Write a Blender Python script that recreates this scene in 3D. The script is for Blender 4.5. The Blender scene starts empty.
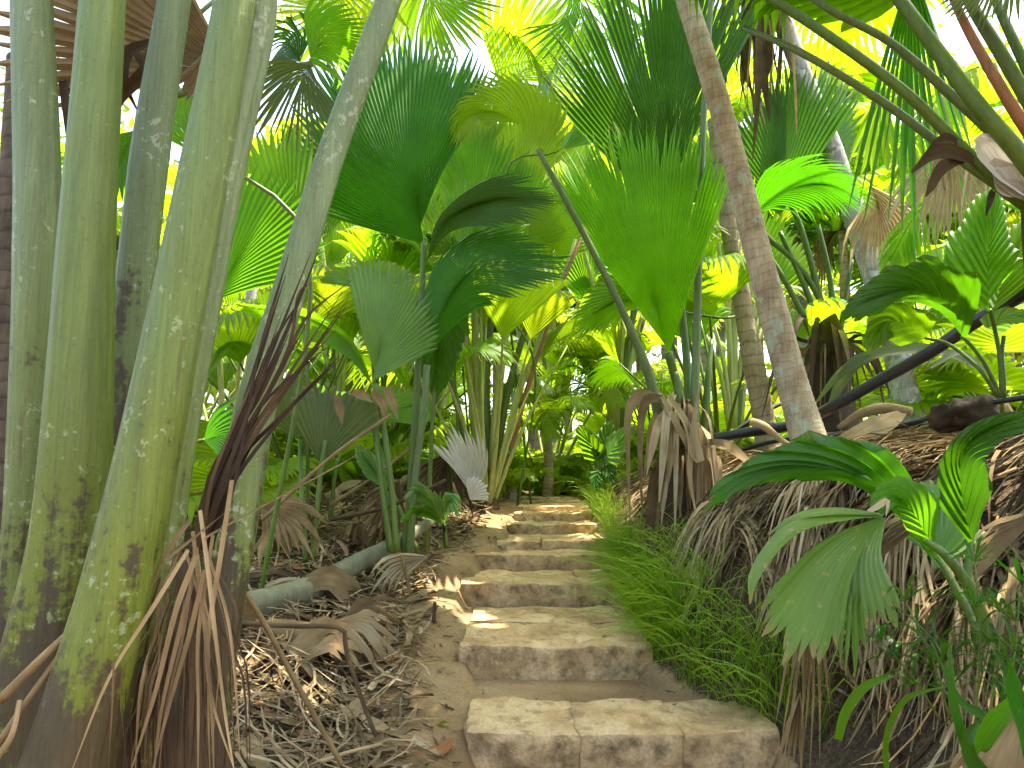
import bpy, math, random
from mathutils import Vector, Matrix, noise

random.seed(7)
R = math.radians
C = bpy.data.collections.new("forest"); bpy.context.scene.collection.children.link(C)

# ------------------------------------------------------------------ camera
F = 700.0
TH = math.atan(91.0 / F)
CAM = Vector((0, 0, 1.36))
cd = bpy.data.cameras.new("camera"); co = bpy.data.objects.new("camera", cd)
C.objects.link(co); co.location = CAM; co.rotation_euler = (math.pi / 2 + TH, 0, 0)
cd.sensor_width = 36; cd.lens = F / 1024 * 36; cd.clip_start = .05; cd.clip_end = 800
bpy.context.scene.camera = co

def P(px, py, D):
    u = (px - 512) / F; v = (384 - py) / F
    d = Vector((u, math.cos(TH) - v * math.sin(TH), math.sin(TH) + v * math.cos(TH)))
    return CAM + d * (D / d.y)
def PW(w, D):            # size in metres of w picture-pixels at depth D
    return w * D / F

# ------------------------------------------------------------------ small helpers
def lerp(a, b, t): return a + (b - a) * t
def clamp(x, a=0., b=1.): return max(a, min(b, x))
def sstep(a, b, x):
    t = clamp((x - a) / (b - a)); return t * t * (3 - 2 * t)
def table(tb, x):
    if x <= tb[0][0]: return tb[0][1:] if len(tb[0]) > 2 else tb[0][1]
    for k in range(len(tb) - 1):
        a, b = tb[k], tb[k + 1]
        if x <= b[0]:
            t = (x - a[0]) / (b[0] - a[0])
            r = tuple(lerp(a[i], b[i], t) for i in range(1, len(a)))
            return r if len(r) > 1 else r[0]
    r = tb[-1][1:]
    return r if len(r) > 1 else r[0]
def catmull(pts, n):
    pts = [Vector(p) for p in pts]
    if len(pts) == 2: return [pts[0].lerp(pts[1], k / (n - 1)) for k in range(n)]
    ext = [pts[0] * 2 - pts[1]] + pts + [pts[-1] * 2 - pts[-2]]
    m = len(pts) - 1; out = []
    for k in range(n):
        t = k / (n - 1) * m; i = min(int(t), m - 1); f = t - i
        a, b, c, d = ext[i:i + 4]
        out.append(.5 * ((2 * b) + (c - a) * f + (2 * a - 5 * b + 4 * c - d) * f * f + (3 * b - a - 3 * c + d) * f ** 3))
    return out
def interp(vals, n):
    m = len(vals) - 1; out = []
    for k in range(n):
        t = k / (n - 1) * m; i = min(int(t), m - 1) if m else 0
        out.append(lerp(vals[i], vals[min(i + 1, m)], t - i))
    return out

class MB:
    def __init__(s): s.v = []; s.f = []; s.uv = []; s.t = []; s.tint = .5
    def vert(s, p, u=0., v=0.):
        s.v.append(Vector(p)); s.uv.append((u, v)); s.t.append(s.tint); return len(s.v) - 1
    def strip(s, rows):                     # rows of equal length of vertex ids
        for a, b in zip(rows, rows[1:]):
            for k in range(len(a) - 1): s.f.append((a[k], a[k + 1], b[k + 1], b[k]))
def link(name, mb, mat, parent=None, smooth=True, loc=None):
    off = Vector((0, 0, 0))
    if parent is not None:
        q = parent
        while q is not None: off += q.location; q = q.parent
    elif loc is not None: off = Vector(loc)
    me = bpy.data.meshes.new(name)
    me.from_pydata([v - off for v in mb.v], [], mb.f)
    uvl = me.uv_layers.new(name="UVMap")
    li = [0] * len(me.loops); me.loops.foreach_get("vertex_index", li)
    flat = []
    for i in li: flat += mb.uv[i]
    uvl.data.foreach_set("uv", flat)
    at = me.attributes.new("tint", 'FLOAT', 'POINT'); at.data.foreach_set("value", mb.t)
    if smooth: me.polygons.foreach_set("use_smooth", [True] * len(me.polygons))
    me.materials.append(mat)
    o = bpy.data.objects.new(name, me); C.objects.link(o)
    if parent is not None: o.parent = parent
    elif loc is not None: o.location = loc
    return o
def tag(o, label, cat, group=None):
    o["label"] = label; o["category"] = cat
    if group: o["group"] = group
    return o
def thing(name, label, cat, loc=(0, 0, 0), group=None):
    o = bpy.data.objects.new(name, None); C.objects.link(o); o.location = loc
    o.empty_display_size = .1
    return tag(o, label, cat, group)
def kind(o, k): o["kind"] = k; return o
def dup(root, loc, rz=0, sc=1, tilt=(0, 0), label=None, group=None):
    r = root.copy(); C.objects.link(r); r.location = loc; r.scale = (sc, sc, sc)
    r.rotation_euler = (tilt[0], tilt[1], rz)
    if label: r["label"] = label
    if group: r["group"] = group
    for ch in list(root.children):
        c = ch.copy(); C.objects.link(c); c.parent = r
        for g in ch.children:
            d = g.copy(); C.objects.link(d); d.parent = c
    return r

# ------------------------------------------------------------------ materials
def newmat(name):
    m = bpy.data.materials.new(name); m.use_nodes = True
    nt = m.node_tree; nt.nodes.clear()
    return m, nt, nt.nodes, nt.links
def N(nt, t, **kw):
    n = nt.nodes.new(t)
    for k, v in kw.items():
        if k in n.inputs: n.inputs[k].default_value = v
        else: setattr(n, k, v)
    return n
def ramp(nt, stops):
    n = nt.nodes.new("ShaderNodeValToRGB"); e = n.color_ramp.elements
    while len(e) > 1: e.remove(e[0])
    e[0].position = stops[0][0]; e[0].color = (*stops[0][1], 1)
    for p, c in stops[1:]:
        k = e.new(p); k.color = (*c, 1)
    return n
def mixc(nt, fac, a, b, mode='MIX'):
    n = nt.nodes.new("ShaderNodeMix"); n.data_type = 'RGBA'; n.blend_type = mode
    for sock, val in ((n.inputs[0], fac), (n.inputs[6], a), (n.inputs[7], b)):
        if hasattr(val, "links"): nt.links.new(val, sock)
        elif isinstance(val, (int, float)): sock.default_value = val
        else: sock.default_value = (*val, 1)
    return n.outputs[2]
def math_(nt, op, a, b=None, c=None):
    n = nt.nodes.new("ShaderNodeMath"); n.operation = op
    for k, val in enumerate((a, b, c)):
        if val is None: continue
        if hasattr(val, "links"): nt.links.new(val, n.inputs[k])
        else: n.inputs[k].default_value = val
    return n.outputs[0]

def leaf_mat(name, col, trans, tf=.42, rough=.36, var=.25, tip=.12, spots=0., spec=.5):
    m, nt, nd, lk = newmat(name)
    out = N(nt, "ShaderNodeOutputMaterial"); oi = N(nt, "ShaderNodeObjectInfo")
    uv = N(nt, "ShaderNodeUVMap"); sep = N(nt, "ShaderNodeSeparateXYZ"); lk.new(uv.outputs[0], sep.inputs[0])
    mp = N(nt, "ShaderNodeMapping"); mp.inputs[3].default_value = (9, 1.3, 1); lk.new(uv.outputs[0], mp.inputs[0])
    stripe = N(nt, "ShaderNodeTexNoise", Scale=2.2, Detail=2.); lk.new(mp.outputs[0], stripe.inputs["Vector"])
    tc = N(nt, "ShaderNodeTexCoord")
    big = N(nt, "ShaderNodeTexNoise", Scale=2.6, Detail=3.); lk.new(tc.outputs["Object"], big.inputs["Vector"])
    hs = N(nt, "ShaderNodeHueSaturation")
    h = math_(nt, 'MULTIPLY_ADD', oi.outputs["Random"], .024 * var * 4, .492 - .016 * var * 4)
    lk.new(h, hs.inputs["Hue"])
    v1 = math_(nt, 'MULTIPLY_ADD', stripe.outputs[0], .9, .55)
    v2 = math_(nt, 'MULTIPLY_ADD', big.outputs[0], .9, .55)
    v3 = math_(nt, 'MULTIPLY_ADD', oi.outputs["Random"], var * 1.6, 1 - var * .8)
    vv = math_(nt, 'MULTIPLY', math_(nt, 'MULTIPLY', v1, v2), v3)
    lk.new(vv, hs.inputs["Value"])
    base = (*col, 1); hs.inputs["Color"].default_value = base
    # dry tips and yellow spots
    tipn = math_(nt, 'MULTIPLY_ADD', stripe.outputs[0], .3, sep.outputs[1])
    tfac = math_(nt, 'MULTIPLY', math_(nt, 'GREATER_THAN', tipn, 1.22 - tip), .8)
    c1 = mixc(nt, tfac, hs.outputs[0], (.24, .16, .05))
    hs2 = N(nt, "ShaderNodeHueSaturation"); hs2.inputs["Color"].default_value = (*trans, 1)
    lk.new(h, hs2.inputs["Hue"]); lk.new(vv, hs2.inputs["Value"])
    c2 = mixc(nt, tfac, hs2.outputs[0], (.35, .22, .05))
    if spots:
        sn = N(nt, "ShaderNodeTexNoise", Scale=38., Detail=5.); lk.new(tc.outputs["Object"], sn.inputs["Vector"])
        sf = math_(nt, 'MULTIPLY', math_(nt, 'GREATER_THAN', sn.outputs[0], .72 - spots * .2), .6)
        c1 = mixc(nt, sf, c1, (.30, .26, .08)); c2 = mixc(nt, sf, c2, (.4, .33, .08))
    pb = N(nt, "ShaderNodeBsdfPrincipled", Roughness=rough)
    pb.inputs["Specular IOR Level"].default_value = spec
    rn = math_(nt, 'MULTIPLY_ADD', big.outputs[0], .3, rough - .15); lk.new(rn, pb.inputs["Roughness"])
    lk.new(c1, pb.inputs["Base Color"])
    bmp = N(nt, "ShaderNodeBump", Strength=.25, Distance=.004); lk.new(stripe.outputs[0], bmp.inputs["Height"])
    lk.new(bmp.outputs[0], pb.inputs["Normal"])
    tr = N(nt, "ShaderNodeBsdfTranslucent"); lk.new(c2, tr.inputs[0])
    mx = N(nt, "ShaderNodeMixShader"); mx.inputs[0].default_value = tf
    lk.new(pb.outputs[0], mx.inputs[1]); lk.new(tr.outputs[0], mx.inputs[2])
    lk.new(mx.outputs[0], out.inputs[0])
    return m

def tint_mat(name, stops, rough=.8, tf=0., scale=30., streak=True, spec=.25):
    """dry matter: colour by the piece's own tint, fibres along it"""
    m, nt, nd, lk = newmat(name)
    out = N(nt, "ShaderNodeOutputMaterial"); at = N(nt, "ShaderNodeAttribute", attribute_name="tint")
    uv = N(nt, "ShaderNodeUVMap"); mp = N(nt, "ShaderNodeMapping"); mp.inputs[3].default_value = (12, 1.2, 1)
    lk.new(uv.outputs[0], mp.inputs[0])
    fib = N(nt, "ShaderNodeTexNoise", Scale=2.5, Detail=4.); lk.new(mp.outputs[0], fib.inputs["Vector"])
    tc = N(nt, "ShaderNodeTexCoord")
    blo = N(nt, "ShaderNodeTexNoise", Scale=scale * .25, Detail=4.); lk.new(tc.outputs["Object"], blo.inputs["Vector"])
    oi = N(nt, "ShaderNodeObjectInfo")
    t = math_(nt, 'ADD', at.outputs["Fac"], math_(nt, 'MULTIPLY_ADD', blo.outputs[0], .5, -.25))
    t = math_(nt, 'ADD', t, math_(nt, 'MULTIPLY_ADD', oi.outputs["Random"], .2, -.1))
    rp = ramp(nt, stops); lk.new(t, rp.inputs[0])
    val = math_(nt, 'MULTIPLY_ADD', fib.outputs[0], 1.3, .35)
    c = mixc(nt, 1., rp.outputs[0], val, 'MULTIPLY')
    pb = N(nt, "ShaderNodeBsdfPrincipled", Roughness=rough); pb.inputs["Specular IOR Level"].default_value = spec
    lk.new(c, pb.inputs["Base Color"])
    bmp = N(nt, "ShaderNodeBump", Strength=.5, Distance=.006); lk.new(fib.outputs[0], bmp.inputs["Height"])
    lk.new(bmp.outputs[0], pb.inputs["Normal"])
    if tf:
        tr = N(nt, "ShaderNodeBsdfTranslucent"); lk.new(c, tr.inputs[0])
        mx = N(nt, "ShaderNodeMixShader"); mx.inputs[0].default_value = tf
        lk.new(pb.outputs[0], mx.inputs[1]); lk.new(tr.outputs[0], mx.inputs[2]); lk.new(mx.outputs[0], out.inputs[0])
    else: lk.new(pb.outputs[0], out.inputs[0])
    return m

def petiole_mat(name, top, low, lichen, bloom=.5, rough=.5, spots=.5, dirt=None):
    """smooth stalk: green, greyer with height (v), lichen flecks, brown streaks low down"""
    m, nt, nd, lk = newmat(name)
    out = N(nt, "ShaderNodeOutputMaterial")
    uv = N(nt, "ShaderNodeUVMap"); sep = N(nt, "ShaderNodeSeparateXYZ"); lk.new(uv.outputs[0], sep.inputs[0])
    tc = N(nt, "ShaderNodeTexCoord")
    b = N(nt, "ShaderNodeTexNoise", Scale=3.5, Detail=5.); lk.new(tc.outputs["Object"], b.inputs["Vector"])
    mp = N(nt, "ShaderNodeMapping"); mp.inputs[3].default_value = (22, 22, 1.4); lk.new(tc.outputs["Object"], mp.inputs[0])
    st = N(nt, "ShaderNodeTexNoise", Scale=1., Detail=4.); lk.new(mp.outputs[0], st.inputs["Vector"])
    oi = N(nt, "ShaderNodeObjectInfo")
    f = math_(nt, 'ADD', sep.outputs[1], math_(nt, 'MULTIPLY_ADD', b.outputs[0], .7, -.35))
    rp = ramp(nt, [(0.25, low), (.95, top)]); lk.new(f, rp.inputs[0])
    c = mixc(nt, 1., rp.outputs[0], math_(nt, 'MULTIPLY_ADD', st.outputs[0], .9, .55), 'MULTIPLY')
    # lichen flecks
    ln = N(nt, "ShaderNodeTexNoise", Scale=38., Detail=6., Roughness=.66); lk.new(tc.outputs["Object"], ln.inputs["Vector"])
    lb = N(nt, "ShaderNodeTexNoise", Scale=5., Detail=2.); lk.new(tc.outputs["Object"], lb.inputs["Vector"])
    lsum = math_(nt, 'MULTIPLY_ADD', lb.outputs[0], .55, ln.outputs[0])
    lf = N(nt, "ShaderNodeMapRange"); lk.new(lsum, lf.inputs[0])
    lf.inputs[1].default_value = 1.0 - .2 * spots; lf.inputs[2].default_value = 1.04 - .2 * spots; lf.inputs[4].default_value = .75
    c = mixc(nt, lf.outputs[0], c, lichen)
    # long brown scars along the stalk
    mp2 = N(nt, "ShaderNodeMapping"); mp2.inputs[3].default_value = (34, 34, .9); lk.new(tc.outputs["Object"], mp2.inputs[0])
    sc2 = N(nt, "ShaderNodeTexNoise", Scale=1., Detail=6., Roughness=.65); lk.new(mp2.outputs[0], sc2.inputs["Vector"])
    sm = N(nt, "ShaderNodeMapRange"); lk.new(math_(nt, 'MULTIPLY_ADD', b.outputs[0], .35, sc2.outputs[0]), sm.inputs[0]); sm.inputs[1].default_value = .80; sm.inputs[2].default_value = .90; sm.inputs[4].default_value = .7
    c = mixc(nt, sm.outputs[0], c, (.085, .065, .03))
    mp3 = N(nt, "ShaderNodeMapping"); mp3.inputs[3].default_value = (170, 170, 5); lk.new(tc.outputs["Object"], mp3.inputs[0])
    fl = N(nt, "ShaderNodeTexNoise", Scale=1., Detail=5., Roughness=.7); lk.new(mp3.outputs[0], fl.inputs["Vector"])
    c = mixc(nt, 1., c, math_(nt, 'MULTIPLY_ADD', fl.outputs[0], 1.1, .45), 'MULTIPLY')
    # small pale crusts
    vo = N(nt, "ShaderNodeTexVoronoi", Scale=34.); lk.new(tc.outputs["Object"], vo.inputs["Vector"])
    vm = math_(nt, 'MULTIPLY', math_(nt, 'LESS_THAN', math_(nt, 'MULTIPLY_ADD', ln.outputs[0], .5, vo.outputs["Distance"]), .33), min(1., .2 + spots * .3))
    c = mixc(nt, vm, c, lichen)
    # fine dark specks
    sp = N(nt, "ShaderNodeTexNoise", Scale=90., Detail=3.); lk.new(tc.outputs["Object"], sp.inputs["Vector"])
    sf = N(nt, "ShaderNodeMapRange"); lk.new(sp.outputs[0], sf.inputs[0]); sf.inputs[1].default_value = .6; sf.inputs[2].default_value = .72; sf.inputs[4].default_value = .45
    c = mixc(nt, sf.outputs[0], c, (.05, .055, .03))
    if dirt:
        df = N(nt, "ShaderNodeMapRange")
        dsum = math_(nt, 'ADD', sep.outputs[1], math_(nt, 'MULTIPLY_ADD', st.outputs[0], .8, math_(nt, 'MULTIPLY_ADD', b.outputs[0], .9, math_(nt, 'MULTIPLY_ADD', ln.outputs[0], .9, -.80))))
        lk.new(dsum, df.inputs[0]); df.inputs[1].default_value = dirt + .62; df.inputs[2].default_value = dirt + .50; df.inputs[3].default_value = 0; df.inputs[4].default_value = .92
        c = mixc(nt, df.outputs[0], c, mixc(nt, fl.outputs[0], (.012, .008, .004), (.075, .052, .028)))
    pb = N(nt, "ShaderNodeBsdfPrincipled", Roughness=rough); lk.new(c, pb.inputs["Base Color"])
    pb.inputs["Specular IOR Level"].default_value = .35
    bmp = N(nt, "ShaderNodeBump", Strength=.35, Distance=.006); lk.new(math_(nt, 'ADD', math_(nt, 'ADD', lsum, st.outputs[0]), math_(nt, 'MULTIPLY', fl.outputs[0], .8)), bmp.inputs["Height"])
    lk.new(bmp.outputs[0], pb.inputs["Normal"]); lk.new(pb.outputs[0], out.inputs[0])
    return m

def bark_mat(name, a, b, lich, lf_=.5, rings=36., ringdark=.55):
    m, nt, nd, lk = newmat(name)
    out = N(nt, "ShaderNodeOutputMaterial"); uv = N(nt, "ShaderNodeUVMap")
    sep = N(nt, "ShaderNodeSeparateXYZ"); lk.new(uv.outputs[0], sep.inputs[0]); tc = N(nt, "ShaderNodeTexCoord")
    n1 = N(nt, "ShaderNodeTexNoise", Scale=6., Detail=6.); lk.new(tc.outputs["Object"], n1.inputs["Vector"])
    ph = math_(nt, 'MULTIPLY_ADD', sep.outputs[1], rings, math_(nt, 'MULTIPLY', n1.outputs[0], 1.2))
    fr = math_(nt, 'FRACT', ph)
    rd = N(nt, "ShaderNodeMapRange"); lk.new(fr, rd.inputs[0]); rd.inputs[1].default_value = .0; rd.inputs[2].default_value = .28; rd.inputs[3].default_value = ringdark; rd.inputs[4].default_value = 1.
    rp = ramp(nt, [(.35, a), (.65, b)]); lk.new(n1.outputs[0], rp.inputs[0])
    mp = N(nt, "ShaderNodeMapping"); mp.inputs[3].default_value = (60, 60, 8); lk.new(tc.outputs["Object"], mp.inputs[0])
    fi = N(nt, "ShaderNodeTexNoise", Scale=1., Detail=5.); lk.new(mp.outputs[0], fi.inputs["Vector"])
    c = mixc(nt, 1., rp.outputs[0], math_(nt, 'MULTIPLY', rd.outputs[0], math_(nt, 'MULTIPLY_ADD', fi.outputs[0], 1., .5)), 'MULTIPLY')
    l1 = N(nt, "ShaderNodeTexNoise", Scale=9., Detail=7., Roughness=.6); lk.new(tc.outputs["Object"], l1.inputs["Vector"])
    lr = N(nt, "ShaderNodeMapRange"); lk.new(l1.outputs[0], lr.inputs[0]); lr.inputs[1].default_value = .68 - .25 * lf_; lr.inputs[2].default_value = .73 - .25 * lf_; lr.inputs[4].default_value = .85
    c = mixc(nt, lr.outputs[0], c, mixc(nt, fi.outputs[0], tuple(x * .6 for x in lich), tuple(min(1, x * 1.35) for x in lich)))
    pb = N(nt, "ShaderNodeBsdfPrincipled", Roughness=.85); lk.new(c, pb.inputs["Base Color"]); pb.inputs["Specular IOR Level"].default_value = .2
    bmp = N(nt, "ShaderNodeBump", Strength=.7, Distance=.012)
    lk.new(math_(nt, 'ADD', rd.outputs[0], fi.outputs[0]), bmp.inputs["Height"])
    lk.new(bmp.outputs[0], pb.inputs["Normal"]); lk.new(pb.outputs[0], out.inputs[0])
    return m

def stone_mat(name):
    m, nt, nd, lk = newmat(name)
    out = N(nt, "ShaderNodeOutputMaterial"); tc = N(nt, "ShaderNodeTexCoord"); geo = N(nt, "ShaderNodeNewGeometry")
    oi = N(nt, "ShaderNodeObjectInfo")
    pos = geo.outputs["Position"]
    n1 = N(nt, "ShaderNodeTexNoise", Scale=3.2, Detail=7., Roughness=.6); lk.new(pos, n1.inputs["Vector"])
    n2 = N(nt, "ShaderNodeTexNoise", Scale=60., Detail=5., Roughness=.7); lk.new(pos, n2.inputs["Vector"])
    n3 = N(nt, "ShaderNodeTexNoise", Scale=11., Detail=6., Roughness=.65); lk.new(pos, n3.inputs["Vector"])
    rp = ramp(nt, [(.3, (.30, .185, .085)), (.48, (.49, .325, .16)), (.62, (.60, .43, .235)), (.8, (.39, .25, .12))]); lk.new(n1.outputs[0], rp.inputs[0])
    c = mixc(nt, 1., rp.outputs[0], math_(nt, 'MULTIPLY_ADD', n2.outputs[0], 1.1, .42), 'MULTIPLY')
    # earth smears over the top, dark damp stains and moss on the risers (their own shapes)
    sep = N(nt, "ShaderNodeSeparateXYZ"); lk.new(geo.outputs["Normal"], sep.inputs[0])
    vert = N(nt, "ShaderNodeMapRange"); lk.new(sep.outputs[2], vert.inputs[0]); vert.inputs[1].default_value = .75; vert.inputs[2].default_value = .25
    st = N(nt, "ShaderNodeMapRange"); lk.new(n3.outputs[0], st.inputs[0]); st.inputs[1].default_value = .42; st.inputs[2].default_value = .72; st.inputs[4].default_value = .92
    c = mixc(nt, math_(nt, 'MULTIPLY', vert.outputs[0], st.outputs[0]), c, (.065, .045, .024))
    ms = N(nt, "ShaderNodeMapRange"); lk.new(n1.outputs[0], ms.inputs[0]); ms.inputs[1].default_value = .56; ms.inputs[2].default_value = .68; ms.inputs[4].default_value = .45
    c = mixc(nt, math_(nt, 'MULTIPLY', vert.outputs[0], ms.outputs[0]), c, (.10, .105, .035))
    er = N(nt, "ShaderNodeMapRange"); lk.new(n3.outputs[0], er.inputs[0]); er.inputs[1].default_value = .52; er.inputs[2].default_value = .64; er.inputs[4].default_value = .7
    c = mixc(nt, math_(nt, 'MULTIPLY', math_(nt, 'SUBTRACT', 1., vert.outputs[0]), er.outputs[0]), c, (.25, .165, .09))
    pb = N(nt, "ShaderNodeBsdfPrincipled", Roughness=.9); lk.new(c, pb.inputs["Base Color"]); pb.inputs["Specular IOR Level"].default_value = .2
    bmp = N(nt, "ShaderNodeBump", Strength=.8, Distance=.02)
    lk.new(math_(nt, 'MULTIPLY_ADD', n2.outputs[0], .45, n3.outputs[0]), bmp.inputs["Height"])
    lk.new(bmp.outputs[0], pb.inputs["Normal"]); lk.new(pb.outputs[0], out.inputs[0])
    return m

def ground_mat(name):
    m, nt, nd, lk = newmat(name)
    out = N(nt, "ShaderNodeOutputMaterial"); geo = N(nt, "ShaderNodeNewGeometry"); pos = geo.outputs["Position"]
    at = N(nt, "ShaderNodeAttribute", attribute_name="tint")
    n1 = N(nt, "ShaderNodeTexNoise", Scale=2.4, Detail=6.); lk.new(pos, n1.inputs["Vector"])
    n2 = N(nt, "ShaderNodeTexNoise", Scale=45., Detail=6., Roughness=.7); lk.new(pos, n2.inputs["Vector"])
    vo = N(nt, "ShaderNodeTexVoronoi", Scale=70.); lk.new(pos, vo.inputs["Vector"])
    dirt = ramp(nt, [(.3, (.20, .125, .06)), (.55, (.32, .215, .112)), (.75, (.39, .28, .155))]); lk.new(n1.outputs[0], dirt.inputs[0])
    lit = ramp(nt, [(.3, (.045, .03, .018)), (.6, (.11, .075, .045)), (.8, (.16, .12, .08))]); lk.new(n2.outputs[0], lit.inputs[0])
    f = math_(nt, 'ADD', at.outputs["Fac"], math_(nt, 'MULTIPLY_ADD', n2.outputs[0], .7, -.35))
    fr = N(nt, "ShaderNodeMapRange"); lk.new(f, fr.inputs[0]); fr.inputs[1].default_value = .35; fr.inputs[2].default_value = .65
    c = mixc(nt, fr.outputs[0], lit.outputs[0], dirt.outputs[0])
    c = mixc(nt, 1., c, math_(nt, 'MULTIPLY_ADD', n2.outputs[0], 1.1, .45), 'MULTIPLY')
    # grit
    gr = math_(nt, 'LESS_THAN', vo.outputs["Distance"], .16)
    c = mixc(nt, math_(nt, 'MULTIPLY', gr, .5), c, (.36, .28, .19))
    pb = N(nt, "ShaderNodeBsdfPrincipled", Roughness=.95); lk.new(c, pb.inputs["Base Color"]); pb.inputs["Specular IOR Level"].default_value = .1
    bmp = N(nt, "ShaderNodeBump", Strength=.9, Distance=.02); lk.new(n2.outputs[0], bmp.inputs["Height"])
    lk.new(bmp.outputs[0], pb.inputs["Normal"]); lk.new(pb.outputs[0], out.inputs[0])
    return m

def plain_mat(name, col, rough=.4, spec=.5):
    m, nt, nd, lk = newmat(name)
    out = N(nt, "ShaderNodeOutputMaterial"); tc = N(nt, "ShaderNodeTexCoord")
    n = N(nt, "ShaderNodeTexNoise", Scale=18., Detail=5.); lk.new(tc.outputs["Object"], n.inputs["Vector"])
    c = mixc(nt, n.outputs[0], tuple(x * .6 for x in col), tuple(x * 1.5 for x in col))
    pb = N(nt, "ShaderNodeBsdfPrincipled", Roughness=rough); pb.inputs["Specular IOR Level"].default_value = spec
    lk.new(c, pb.inputs["Base Color"]); lk.new(math_(nt, 'MULTIPLY_ADD', n.outputs[0], .4, rough - .2), pb.inputs["Roughness"])
    lk.new(pb.outputs[0], out.inputs[0])
    return m

M = {}
M['leaf_deep'] = leaf_mat('leaf_deep', (.020, .085, .006), (.06, .30, .006), tf=.40, rough=.42, spec=.3, tip=.06, spots=.02)
M['leaf_mid'] = leaf_mat('leaf_mid', (.042, .14, .007), (.16, .46, .008), tf=.5, rough=.42, spec=.3, spots=.02, tip=.08)
M['leaf_fresh'] = leaf_mat('leaf_fresh', (.075, .20, .008), (.26, .58, .012), tf=.56, rough=.5, spec=.22)
M['leaf_big'] = leaf_mat('leaf_big', (.062, .19, .008), (.24, .60, .012), tf=.58, rough=.45, spec=.3, tip=.08)
M['leaf_yellow'] = leaf_mat('leaf_yellow', (.13, .23, .010), (.33, .56, .015), tf=.58, rough=.5, spec=.25)
M['leaf_pale'] = leaf_mat('leaf_pale', (.10, .235, .055), (.18, .42, .04), tf=.3, rough=.32, var=.12)
M['leaf_olive'] = leaf_mat('leaf_olive', (.06, .10, .018), (.15, .23, .02), tf=.4, rough=.5, spots=.1)
M['leaf_dusty'] = leaf_mat('leaf_dusty', (.085, .18, .022), (.17, .38, .02), tf=.34, rough=.45, spots=.3, tip=.13, var=.1)
M['grass'] = leaf_mat('grass_blade', (.11, .235, .012), (.32, .58, .02), tf=.45, rough=.5, tip=.1)
BR = [(0., (.03, .019, .011)), (.3, (.095, .06, .026)), (.55, (.235, .16, .072)), (.8, (.40, .30, .16)), (1., (.48, .41, .27))]
M['dry'] = tint_mat('dry_leaf', BR, tf=.18)
M['litter'] = tint_mat('leaf_litter', [(0., (.03, .02, .010)), (.3, (.10, .064, .028)), (.5, (.19, .130, .062)), (.7, (.30, .215, .115)), (.9, (.42, .335, .21)), (1., (.27, .11, .04))], tf=.08)
M['wood'] = tint_mat('wood', BR)
M['bleached'] = tint_mat('bleached_leaf', [(0., (.45, .40, .32)), (.5, (.66, .62, .54)), (1., (.78, .75, .68))], tf=.3)
M['giant'] = petiole_mat('giant_stalk', (.102, .150, .032), (.100, .116, .002), (.24, .285, .14), spots=.36, dirt=.40)
M['giant_grey'] = petiole_mat('giant_stalk_grey', (.125, .170, .070), (.095, .125, .010), (.27, .30, .20), spots=.55, dirt=.42)
M['stalk'] = petiole_mat('green_stalk', (.07, .135, .018), (.085, .125, .014), (.25, .30, .15), spots=.05, rough=.4)
M['stalk_grey'] = petiole_mat('grey_green_stalk', (.10, .15, .05), (.095, .135, .035), (.28, .32, .2), spots=.2, rough=.42)
M['stalk_yellow'] = petiole_mat('yellow_stalk', (.30, .36, .09), (.32, .33, .10), (.45, .45, .22), spots=.1, rough=.45)
M['stalk_rust'] = petiole_mat('rusty_stalk', (.30, .12, .055), (.26, .10, .05), (.34, .26, .2), spots=.2)
M['bark'] = bark_mat('ringed_bark', (.27, .205, .125), (.42, .335, .22), (.34, .38, .27), .5, 78., .68)
M['bark_tan'] = bark_mat('tan_bark', (.26, .20, .12), (.36, .29, .18), (.3, .3, .2), .1, 30.)
M['bark_grey'] = bark_mat('grey_bark', (.24, .23, .22), (.36, .35, .34), (.50, .52, .52), .55, 22., .7)
M['bark_dark'] = bark_mat('dark_bark', (.06, .045, .032), (.12, .09, .06), (.2, .2, .15), .1, 26., .5)
M['stone'] = stone_mat('granite')
M['ground'] = ground_mat('forest_earth')
M['pipe'] = plain_mat('black_pipe', (.018, .02, .026), .34)
M['log'] = petiole_mat('fallen_stalk', (.125, .13, .07), (.17, .165, .10), (.30, .295, .21), spots=.5, rough=.65)

# ------------------------------------------------------------------ ground
EDGE = [(-3, -.25, 1.4), (2.0, -.22, 1.4), (3.45, -.20, 1.25), (4.4, -.30, .84), (5.78, -.42, .82), (6.56, -.33, .90), (6.92, -.16, .93),
        (7.63, -.05, .92), (8.13, .03, .92), (9, .15, .95), (12, .2, 1.1), (20, .3, 1.6), (200, .3, 1.6)]
STEPS = [(3.45, .17), (4.4, .34), (5.78, .507), (6.56, .642), (6.92, .735), (7.63, .84), (8.13, .93), (8.68, .985), (9.37, 1.02), (10.1, 1.05)]
def zpath(y):
    z = 0.
    for a, b in STEPS:
        if y > a + .14: z = b
    return z - .034
def zsmooth(y):
    return table([(-5, -.1), (2.4, 0.), (3.4, .06), (4.4, .22), (5.78, .42), (6.5, .58), (7.6, .82), (8.7, .96), (10, 1.02), (14, 1.06), (200, 1.06)], y)
def nz(x, y, s, seed=0.): return noise.noise(Vector((x * s + seed, y * s - seed, seed * .37)))
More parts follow.
